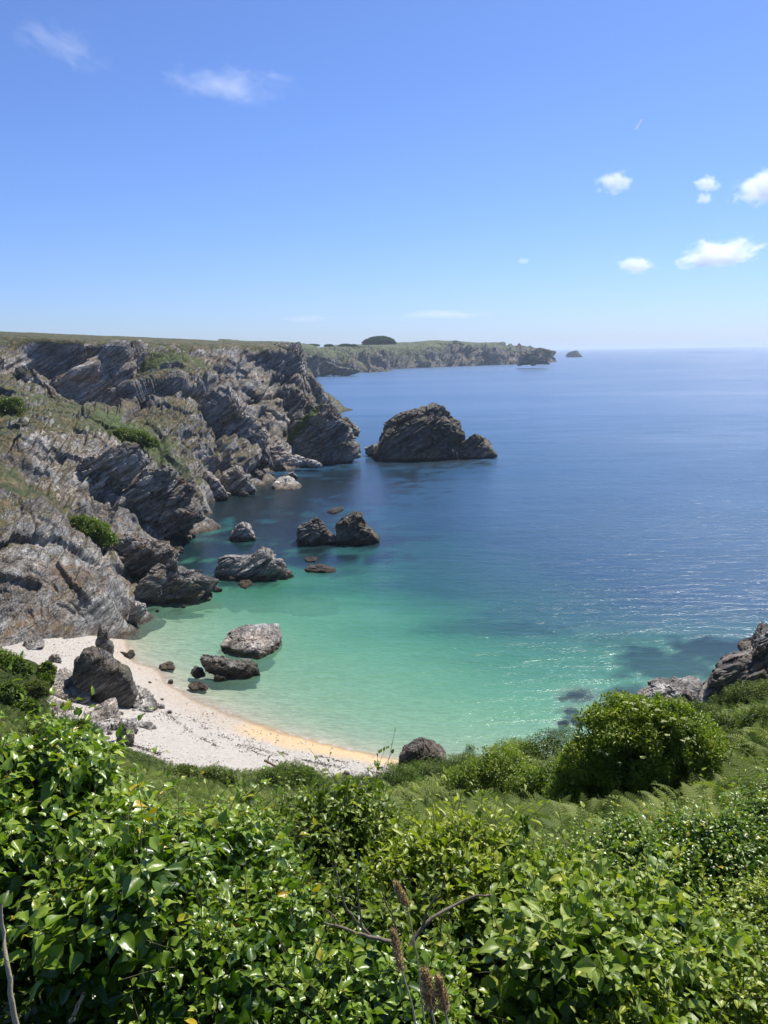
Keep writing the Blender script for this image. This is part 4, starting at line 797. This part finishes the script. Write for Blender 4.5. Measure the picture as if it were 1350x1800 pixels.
mb('round dark bush with pale shiny leaves left of the flowering elder', [(880,1365,66,50,0),(832,1376,54,42,0),(905,1338,50,36,.2),(935,1385,44,34,0)], 24000, .055, M_elderb)
mb('dark bush filling the hollow at the left foot of the flowering elder', [(975,1385,50,34,0),(1000,1405,44,30,-.1)], 14000, .05, M_elder)
mb('bush growing against the right foot of the flowering elder', [(1245,1330,50,32,0),(1275,1350,44,30,0)], 13000, .05, M_shrub)
mb('low feathery bush on the slope edge between the elder and the water', [(965,1325,62,34,0),(930,1335,40,28,0),(1000,1300,34,22,.2)], 14000, .05)
mb('bushy clump just right of the brown boulder on the sand', [(790,1362,52,26,0),(760,1370,40,24,0),(820,1350,40,24,.2)], 13000, .05)
mb('dense dark bush in front of the brown boulder where the beach ends', [(700,1378,48,28,0),(735,1362,34,20,0)], 11000, .05, M_elder)
mb('little upright bush standing alone against the water on the slope edge', [(826,1322,11,14,0),(822,1334,14,10,0)], 2500, .06, clump=.4)
mb('small dark bush on the skyline of the slope, close left of the elder', [(975,1292,26,10,0),(990,1288,14,8,0)], 4000, .05)
mb('grey-green bush between the flowering elder and the pale scaly rock', [(1225,1268,48,34,0),(1255,1285,44,30,0)], 12000, .05)
mb('low green bush under the dark crag at the right edge', [(1330,1222,48,20,0),(1290,1240,40,18,0)], 11000, .05)
mb('bush among bright ferns at the right edge, below the crag', [(1345,1272,40,26,0)], 6000, .05)
mb('rounded bush against the beach, left of the long thin shoots', [(512,1368,44,22,0),(480,1372,30,18,0),(545,1376,26,16,0)], 11000, .07, M_elder)
mb('small round bush at the lowest point of the white beach', [(375,1368,24,16,0),(395,1374,22,14,0)], 5000, .09)
mb('dark ivy-covered bush beside the streaked pale slab', [(140,1285,24,18,0),(160,1300,18,14,0),(112,1282,18,14,0)], 7000, .13, M_elder)
mb('bright bush at the left edge level with the beach boulders', [(12,1225,28,24,0),(45,1248,22,16,0)], 7000, .13, M_elder)
mb('dark bush at the top left corner of the beach', [(20,1168,22,14,0),(0,1160,20,12,0),(42,1180,16,10,0)], 5000, .15, M_elder)
mb('small bush on the white shingle left of the broad tilted slab', [(82,1180,14,14,0),(78,1196,16,12,0)], 3500, .14, M_elder)
mb('grey-brown heather clump behind the leftmost bushes', [(62,1215,24,18,0)], 4000, .12, M_heath)
for i in range(16):
    px_, py_ = random.uniform(20, 330), 0; py_ = 1262+px_*.30+random.uniform(0, 70)
    mb('rounded bush among the thicket on the lower left slope', [(px_, py_, random.uniform(16, 28), random.uniform(10, 17), 0)], 2200, .10, random.choice([M_shrub, M_elder, M_heath]), branches=4)
for i in range(16):
    px_ = random.choice([random.uniform(720, 960), random.uniform(1215, 1345)]); py_ = (1345 if px_ < 1000 else 1265)+random.uniform(0, 70)
    mb('rounded bush among the bracken on the right-hand slope', [(px_, py_, random.uniform(20, 36), random.uniform(14, 24), 0), (px_+14, py_+8, 18, 13, 0)], 3200, .055, random.choice([M_shrub, M_elder, M_ivy]), branches=4)
CB = 'bushes clinging to the cliff'
bush('cliff_bush', 'bright green bush hanging in the gully behind the near cliff', 'bush', [(162,936,30,24,-.3),(182,950,22,16,-.3),(142,922,20,15,-.3)], M_elder, 9000, .28, Y=98, group=CB, branches=6)
bush('cliff_bush', 'dark green bush at the left edge halfway up the cliff', 'bush', [(5,732,34,28,-.3),(-15,748,28,22,-.3),(22,714,20,15,-.3)], M_shrub, 9000, .40, Y=147, group=CB, branches=6)
bush('cliff_bush', 'dark bush at the lower end of the green patch in the middle of the cliff', 'bush', [(236,772,28,15,-.3),(262,780,18,11,-.3),(214,764,18,10,-.3)], M_shrub, 8000, .36, Y=147, group=CB, branches=6)

# ---------------- bracken and heath: far too many to count
def frond_template(pairs=14, fine=False, arch=.35):
    T, Fc, U, Vv = [], [], [], []
    def quad(a, b, c, d, u):
        i = len(T); T.extend([a, b, c, d]); Fc.append((i, i+1, i+2, i+3)); U.extend([u]*4)
    z = lambda v: arch*v*(1-v)*2-.10*v*v
    quad((-.006, 0, 0), (.006, 0, 0), (.003, 1, z(1)), (-.003, 1, z(1)), 0)
    for k in range(pairs):
        v = .10+.88*k/pairs; ln = .34*(1-v)**.8*min(1, .55+v*3); wd = .9/pairs*.62
        for s_ in (-1, 1):
            tx, ty = s_*ln, v+ln*.34; zz = z(v); zt = zz-.12*ln
            if not fine: quad((0, v-wd*.5, zz), (tx*.45, v+ln*.13-wd*.62, zz), (tx, ty, zt), (tx*.4, v+ln*.15+wd*.62, zz), s_)
            else:
                m = 6; quad((0, v-.003, zz), (0, v+.003, zz), (tx, ty, zt), (tx, ty-.003, zt), s_)
                for j in range(m):
                    f_ = (j+.5)/m; bx, by, bz = tx*f_, v+(ty-v)*f_, zz+(zt-zz)*f_; l2 = .052*(1-f_*.75); w2 = ln/m*.45
                    for q_ in (-1, 1): quad((bx-w2*s_, by, bz), (bx+w2*s_, by, bz), (bx+w2*s_*.9, by+q_*l2, bz-.004), (bx-w2*s_*.1, by+q_*l2*.8, bz-.004), s_)
    T = np.array(T, float); return T, np.array(Fc), np.array(U, float), T[:, 1].copy()
def scatter_xy(n, Ya, Yb_, ua, ub, pw=.5):
    Y = (rng.random(n)*(Yb_**pw-Ya**pw)+Ya**pw)**(1/pw); u = rng.uniform(ua, ub, n); return np.stack([u*Y, Y], 1)
def fronds(name, label, cat_, xy, L, mat, tpl, lift=(.15, .6), wd=1.0, seed=0, patch=2.5):
    z = hillz(xy); n = len(xy); e = .4
    gx = (hillz(xy+[e, 0])-z)/e; gy = (hillz(xy+[0, e])-z)/e; N_ = unit(np.stack([-gx, -gy, np.ones(n)], 1)*np.array([.6, .6, 1]))
    az = rng.uniform(0, 6.28, n); tilt = rng.uniform(.05, .85, n)
    h = unit(np.stack([np.cos(az), np.sin(az), 0*az], 1)+np.stack([-gx, -gy, 0*az], 1)*.6)
    tip = unit(h*np.cos(tilt)[:, None]+np.array([0, 0, 1.])*np.sin(tilt)[:, None]); nrm = unit(N_+rng.normal(size=(n, 3))*.2)
    pn = vnoise(np.c_[xy/patch, np.zeros(n)], seed+3); pn2 = vnoise(np.c_[xy/(patch*.35), np.ones(n)], seed+5)
    hump = vnoise(np.c_[xy/2.2, np.ones(n)*4], 50)
    lf = rng.uniform(*lift, n)*(1+.8*hump)+.35*np.clip(pn2, 0, 1)*lift[1]
    pos = np.c_[xy, z+lf]; Ls = L*rng.uniform(.6, 1.25, n)
    var = np.clip(.45+.28*pn+.12*pn2+rng.normal(size=n)*.13, 0, 1)
    V, Fc, A = place(tpl, pos, tip, nrm, Ls, wd*np.ones(n), var)
    return tag(mesh(name, V, Fc, mat, None, A), label, cat_, None, 'stuff')
def land(xy, lo=-.1):
    xy = xy[hillz(xy)[:] > np.maximum(bedz(xy), 0)+lo]; ok = np.ones(len(xy), bool)
    for cx_, cy_, rx_, ry_ in BUSH: ok &= ~((np.abs(xy[:, 0]-cx_) < rx_*1.0) & (xy[:, 1] > cy_-ry_*1.5) & (xy[:, 1] < cy_+ry_))
    return xy[ok]
xy = scatter_xy(4800, 5.0, 17, -1.0, 1.05, .8); xy = land(xy)
fronds('bracken', 'bright green bracken fronds covering the slope behind the foreground shrubs', 'bracken', xy, .62, M_fern, frond_template(13, True), (.12, .38), seed=1)
xy = scatter_xy(19000, 14, 36, -.40, .95, .8); xy = land(xy)
fronds('bracken', 'finer looking bracken farther down the slope', 'bracken', xy, .55, M_fern, frond_template(9), (.08, .32), seed=2)
xy = scatter_xy(60000, 18, 64, -.62, .12, 1.4); xy = land(xy)
fronds('heath', 'low green heath covering the lower left slope down to the beach', 'heath', xy, .36, M_heath, frond_template(5), (.02, .28), 1.3, seed=3, patch=4)
xy = scatter_xy(42000, 24, 56, .0, .95, 1.2); xy = land(xy)
fronds('heath', 'low green heath on the lower right slope', 'heath', xy, .36, M_heath, frond_template(5), (.02, .28), 1.3, seed=4, patch=4)
xy = scatter_xy(13000, .9, 9, -1.2, 1.3, 1.0); xy = land(xy)
fronds('undergrowth', 'dim undergrowth beneath the foreground shrubs', 'undergrowth', xy, .22, M_shrub, frond_template(6), (.02, .2), 1.3, seed=5, patch=.6)

# ---------------- bare twig, seed heads, dry stems
def px_path(pts, n=14):
    q = np.array([P(*a) for a in pts]); s_ = np.r_[0, np.cumsum(np.linalg.norm(np.diff(q, axis=0), axis=1))]; t_ = np.linspace(0, s_[-1], n)
    return np.stack([np.interp(t_, s_, q[:, k]) for k in range(3)], 1)
def stick(name, paths, r0, r1, mat, parent=None, loc=None, wob=.0015):
    q = np.array([p_+rng.normal(size=p_.shape)*wob for p_ in paths]); V, Fc = tubes(q, r0, r1, 6)
    return mesh(name, V, Fc, mat, parent, smooth=True, loc=loc)
tw = tag(empty('bare_twig', P(705, 1700, 2.35)), 'bare forked grey twig reaching left and right out of the leaves, bottom centre', 'twig')
def sub(nm, pts, r0, r1, mat=M_twig): o = stick(nm, [px_path(pts)], r0, r1, mat, tw); return o
sub('stem', [(720,1800,2.3),(712,1720,2.35),(705,1660,2.35)], .011, .009)
for pts, r in [([(705,1662,2.35),(670,1652,2.3),(625,1640,2.22),(600,1630,2.2),(568,1622,2.15)], .008),([(600,1630,2.2),(588,1612,2.2),(572,1596,2.18)], .004),([(655,1648,2.28),(625,1620,2.25),(605,1590,2.25),(598,1560,2.25),(588,1512,2.25)], .005),
    ([(640,1645,2.26),(630,1590,2.26),(627,1530,2.28),(628,1498,2.28)], .004),([(712,1690,2.35),(728,1650,2.4),(745,1625,2.42),(775,1605,2.45),(805,1588,2.5),(835,1575,2.5),(870,1574,2.5)], .009),([(745,1625,2.42),(750,1600,2.42),(768,1575,2.42),(782,1555,2.42)], .006),([(700,1650,2.35),(690,1610,2.35),(675,1580,2.35),(668,1550,2.35)], .004),
    ([(755,1690,2.5),(772,1668,2.5),(790,1655,2.5),(785,1640,2.5)], .004),([(772,1668,2.5),(775,1640,2.5),(776,1610,2.5),(770,1590,2.5)], .003)]: sub('branch', pts, r, r*.35)
fix_children(tw)
def seedhead(label, stalk, head, lean, Y, size=1.0):
    """dry grass stalk carrying a fluffy head"""
    base = P(*stalk, Y); h0 = P(head[0], head[1], Y); h1 = P(head[0]+lean[0], head[1]+lean[1], Y); root = tag(empty('seeding_grass', base), label, 'grass', 'seeding grasses close to the viewer')
    q = px_path([(stalk[0], stalk[1], Y), ((stalk[0]+head[0])/2+4, (stalk[1]+head[1])/2, Y), (head[0], head[1], Y), (head[0]+lean[0], head[1]+lean[1], Y)])
    V, Fc = tubes(q[None], .0022*size, .0012*size, 5); mesh('stalk', V, Fc, M_dry, root, smooth=True)
    n = 420; tt = rng.random(n); lump = .55+.45*np.abs(np.sin(tt*math.pi*3.4+.6)); ax = h1-h0
    rr = .0085*size*lump*np.interp(tt, [0, .1, .6, 1], [.5, 1, .9, .35]); d = unit(rng.normal(size=(n, 3)))
    pos = h0+ax*tt[:, None]+d*(rr*rng.uniform(.3, 1, n))[:, None]
    V, Fc, A = place(leaf_template(1, 3, 0, .4, .2, 'lance'), pos, unit(d+unit(ax)[None]*1.1), d+rng.normal(size=(n, 3))*.5, np.full(n, .009*size), np.full(n, .32), rng.random(n))
    mesh('seed_head', V, Fc, M_seed, root, A); fix_children(root)
seedhead('purple-brown seed head on a thin stalk in front of the bare twig, highest of the seeding grasses', (745,1790), (716,1592), (-20,-40), 1.5)
seedhead('long tan seed head bent beside the bare twig, below the highest one', (735,1830), (707,1708), (-16,-70), 1.3)
seedhead('fat fluffy seed head at the bottom edge, left of its twin', (768,1850), (758,1775), (-12,-68), 1.1, 1.15)
seedhead('fluffy seed head at the bottom edge, right of its twin', (790,1850), (783,1780), (-12,-62), 1.1, 1.0)
o = stick('dry_stem', [px_path([(35,1830,1.3),(22,1770,1.3),(14,1700,1.32),(6,1640,1.35),(2,1590,1.35)])], .006, .003, M_dry, loc=P(35, 1830, 1.3)); tag(o, 'thick pale dry stem rising at the left edge', 'stem')
o = stick('dry_stem', [px_path([(112,1830,1.4),(128,1790,1.4),(142,1758,1.4),(149,1745,1.4)])], .005, .004, M_twig, loc=P(112, 1830, 1.4)); tag(o, 'short broken grey stem in the bottom left corner', 'stem')

# ---------------- things on the beach
def gp(px, py, dz=0.0): y = ground_y(px, py); q = P(px, py, y); q[2] = max(float(bedz(q[None, :2])[0]), 0)+dz; return q
a, b = gp(466, 1339, .08), gp(494, 1352, .08); tt = np.linspace(0, 1, 8)[:, None]
V, Fc = tubes((a+(b-a)*tt+rng.normal(size=(8, 3))*.02)[None], .09, .05, 8); tag(mesh('driftwood', V, Fc, M_wood, loc=a, smooth=True), 'brown driftwood branch lying on the white shingle', 'driftwood')
wl = [[(488,1322),(515,1331),(540,1338),(570,1345),(600,1349),(660,1352)],[(330,1262),(370,1285),(420,1308),(470,1322),(520,1338)],[(250,1228),(300,1262),(340,1290),(380,1312)],[(400,1300),(450,1325),(510,1347),(560,1358)],[(230,1310),(270,1322),(300,1335)],[(560,1330),(620,1345),(670,1362)]]
pts = []
for l in wl:
    l = np.array(l, float)
    for _ in range(420 if l is not wl[0] else 900):
        k = rng.integers(0, len(l)-1); q = l[k]+(l[k+1]-l[k])*rng.random()+rng.normal(size=2)*np.array([2.2, 1.1])*rng.choice([1, 3], p=[.7, .3]); pts.append(q)
pts = np.array(pts); g = W(pts[:, 0], pts[:, 1], 1.5)
for _ in range(8): zg = bedz(g[:, :2]); g = W(pts[:, 0], pts[:, 1], 0) if False else np.array([0, 0, EYE])+ray(pts[:, 0], pts[:, 1])*((zg-EYE)/ray(pts[:, 0], pts[:, 1])[:, 2])[:, None]
n = len(g); ok = vnoise(g/1.1, 3) > -.2; g = g[ok]; n = len(g); g[:, 2] += .035
th = rng.normal(size=n)*.5-.45; V, Fc, A = place(leaf_template(1, 3, .3, .5, .1, 'lance'), g, np.stack([np.cos(th), np.sin(th), 0*th], 1), np.tile([0, 0, 1.], (n, 1))+rng.normal(size=(n, 3))*.3, rng.uniform(.05, .17, n), rng.uniform(.15, .35, n), rng.random(n))
M_wrack = plain('dry_seaweed', (.10, .075, .05), (.26, .21, .16), 20)
tag(mesh('seaweed', V, Fc, M_wrack, attrs=A), 'thin dark lines of dry seaweed along the shingle', 'seaweed', None, 'stuff')
# loose shingle
n = 16000; px = rng.uniform(20, 700, n); py = rng.uniform(1110, 1390, n); d = ray(px, py); g = np.array([0, 0, EYE])+d*((1.5-EYE)/d[:, 2])[:, None]
for _ in range(6): zg = bedz(g[:, :2]); g = np.array([0, 0, EYE])+d*((zg-EYE)/d[:, 2])[:, None]
ok = (g[:, 2] > .15) & (fbm(g/2.5, 8, 3)+rng.normal(size=n)*.25 > .05); g = g[ok]; n = len(g)
oc = np.array([(1, 0, 0), (0, 1, 0), (-1, 0, 0), (0, -1, 0), (0, 0, .6), (0, 0, -.6)], float); of = np.array([(0, 1, 4), (1, 2, 4), (2, 3, 4), (3, 0, 4), (1, 0, 5), (2, 1, 5), (3, 2, 5), (0, 3, 5)])
sz = np.exp(rng.normal(size=n)*.5)*.055; a = rng.uniform(0, 6.28, n); ca, sa = np.cos(a), np.sin(a)
V = np.stack([oc[None, :, 0]*ca[:, None]-oc[None, :, 1]*sa[:, None]*.7, oc[None, :, 0]*sa[:, None]+oc[None, :, 1]*ca[:, None]*.7, np.repeat(oc[None, :, 2], n, 0)], 2)*sz[:, None, None]+g[:, None]
Fc = (of[None]+(np.arange(n)*6)[:, None, None]).reshape(-1, 3)
M_peb = plain('pebble', (.30, .28, .26), (.66, .64, .61), 3)
tag(mesh('shingle', V.reshape(-1, 3), Fc, M_peb), 'loose pebbles scattered over the white beach', 'pebbles', None, 'stuff')

# ---------------- far wood on the skyline
cw = P(667, 602, 1350.0); n = 9000; dd = unit(rng.normal(size=(n, 3))); dd[:, 2] = np.abs(dd[:, 2])
s_ = 1350/F; pp = cw+dd*np.array([29*s_, 14, 12.5*s_])*(rng.uniform(.75, 1, n)*(1+.08*vnoise(dd*4, 3)))[:, None]-np.array([0, 0, 2.5])
V, Fc, A = place(leaf_template(1, 3, .1, .3, .3), pp, unit(dd+rng.normal(size=(n, 3))), dd+rng.normal(size=(n, 3))*.4, np.full(n, 2.2), np.full(n, .8), np.clip(rng.normal(size=n)*.15+.12, 0, 1))
tag(mesh('wood', V, Fc, M_shrub, attrs=A), 'dark rounded wood on the skyline of the far headland', 'wood', None, 'stuff')
for px, w_, h_, yy in [(548,14,2.5,1180),(578,8,2,1190),(607,12,3,1250),(622,6,2,1250)]:
    c = P(px, 607, float(yy)); n = 1500; dd = unit(rng.normal(size=(n, 3))); dd[:, 2] = np.abs(dd[:, 2]); s_ = yy/F
    pp = c+dd*np.array([w_*s_, 8, h_*s_])*rng.uniform(.7, 1, n)[:, None]-np.array([0, 0, 1])
    V, Fc, A = place(leaf_template(1, 3, .1, .3, .3), pp, unit(dd+rng.normal(size=(n, 3))), dd, np.full(n, 1.6), np.full(n, .8), np.full(n, .15))
    tag(mesh('thicket', V, Fc, M_shrub, attrs=A, loc=c), 'low dark thicket on the far skyline, '+{548: 'leftmost, beside the near cliff edge', 578: 'second from the left', 607: 'widest of those right of the middle', 622: 'closest to the rounded wood'}[px], 'thicket', 'thickets on the far skyline')

# ------------------------------------------------------------------ clouds
def cloud(name, label, px, py, wpx, hpx, dist, dens, seed, sharp=1.5, stretch=1.0, rot=0.0, thin=False, depth=.6):
    c = P(px, py, dist); s_ = dist/F; v, f_ = ico(3)
    t = NT(name+'_vapour'); p = t.pos(1)
    ln = t.n('VectorMath', operation='LENGTH'); t.set(ln, 0, p)
    n = t.noise(t.mapping(p, (1.9*stretch, 1.3, 1.3)), 1.7 if not thin else 1.6, 6, .62, .3 if not thin else .8)
    nd = [x for x in t.t.nodes if x.bl_idname == 'ShaderNodeTexNoise'][-1]; nd.noise_dimensions = '4D'; nd.inputs['W'].default_value = seed*3.7
    e = t.math('SUBTRACT', .62 if not thin else .55, ln.outputs['Value']); e = t.math('ADD', e, t.math('MULTIPLY', t.math('SUBTRACT', n, .5), sharp))
    e = t.math('MULTIPLY', e, 3.5 if not thin else 1.6, clamp=True)
    e = t.math('MULTIPLY', e, t.math('MULTIPLY', t.math('SUBTRACT', 1.0, ln.outputs['Value'], clamp=True), 4.0, clamp=True))
    vo = t.n('VolumePrincipled'); t.set(vo, 'Color', (1, 1, 1)); t.set(vo, 'Density', t.math('MULTIPLY', e, dens)); t.set(vo, 'Anisotropy', .5)
    t.t.links.new(vo.outputs[0], t.out.inputs['Volume'])
    o = mesh(name, v, f_, t.m, smooth=True); o.location = c; o.scale = (wpx*s_/2*1.3, wpx*s_/2*depth, hpx*s_/2*1.45); o.rotation_euler = (0, rot, 0)
    t.m.cycles.volume_sampling = 'MULTIPLE_IMPORTANCE'
    return tag(o, label, 'cloud', 'clouds')
cloud('cloud', 'long low white cloud rising to a point at its right end, low on the right', 1262, 446, 160, 52, 4200, .022, 1, 1.9, rot=R(-9))
cloud('cloud', 'small flat-bottomed white cloud low in the sky, left of the long one', 1118, 467, 72, 30, 4300, .026, 2, 1.8)
cloud('cloud', 'bright white cloud cut by the right edge of the view', 1345, 328, 120, 58, 4000, .022, 3, 1.9, rot=R(-14))
cloud('cloud', 'soft ragged cloud puff standing alone right of the middle', 1080, 321, 70, 40, 4100, .018, 4, 1.7)
cloud('cloud', 'small white puff above a smaller one, near the right edge', 1244, 323, 52, 28, 4100, .030, 5, 1.5)
cloud('cloud', 'tiny puff directly below the small white one', 1238, 349, 34, 22, 4100, .028, 6, 1.4)
cloud('cloud', 'faint speck of cloud low over the sea in the middle', 920, 459, 26, 12, 4500, .02, 7, 1.4)
cloud('cirrus', 'feathery white streak of high cloud in the upper left half', 405, 148, 260, 66, 6500, .0022, 8, 1.9, 1.4, R(5), True)
cloud('cirrus', 'fainter slanting streak of high cloud in the top left corner', 105, 78, 210, 62, 6500, .0016, 9, 1.9, 1.2, R(20), True)
cloud('cirrus', 'thin pale band of cloud just above the horizon, right of the far wood', 780, 553, 210, 22, 9000, .0035, 10, 1.4, 1, 0, True)
cloud('cirrus', 'thin pale band of cloud just above the horizon, left of the middle', 540, 560, 150, 18, 9000, .0030, 11, 1.4, 1, 0, True)
a, b = P(1131, 206, 8000.0), P(1117, 228, 8000.0); tt = np.linspace(0, 1, 8)[:, None]
V, Fc = tubes((a+(b-a)*tt)[None], 9, 14, 10); t = NT('contrail_vapour'); vo = t.n('VolumePrincipled'); t.set(vo, 'Density', .035); t.set(vo, 'Color', (1, 1, 1)); t.t.links.new(vo.outputs[0], t.out.inputs['Volume'])
tag(mesh('contrail', V, Fc, t.m, loc=a, smooth=True), 'short white vapour trail high on the right', 'contrail')
# ------------------------------------------------------------------ sea air
bm = bmesh.new(); bmesh.ops.create_cube(bm, size=1); me = bpy.data.meshes.new('haze'); bm.to_mesh(me); bm.free()
hz = bpy.data.objects.new('haze', me); C.objects.link(hz); hz.scale = (62000, 62000, 120); hz.location = (0, 0, 60-32)
t = NT('sea_air'); vo = t.n('VolumePrincipled'); t.set(vo, 'Color', (.80, .90, 1.0)); t.set(vo, 'Density', .00010); t.set(vo, 'Anisotropy', .2)
t.t.links.new(vo.outputs[0], t.out.inputs['Volume']); me.materials.append(t.m); tag(hz, kind='stuff'); hz['label'] = 'faint sea haze over the far water and headland'; hz['category'] = 'haze'
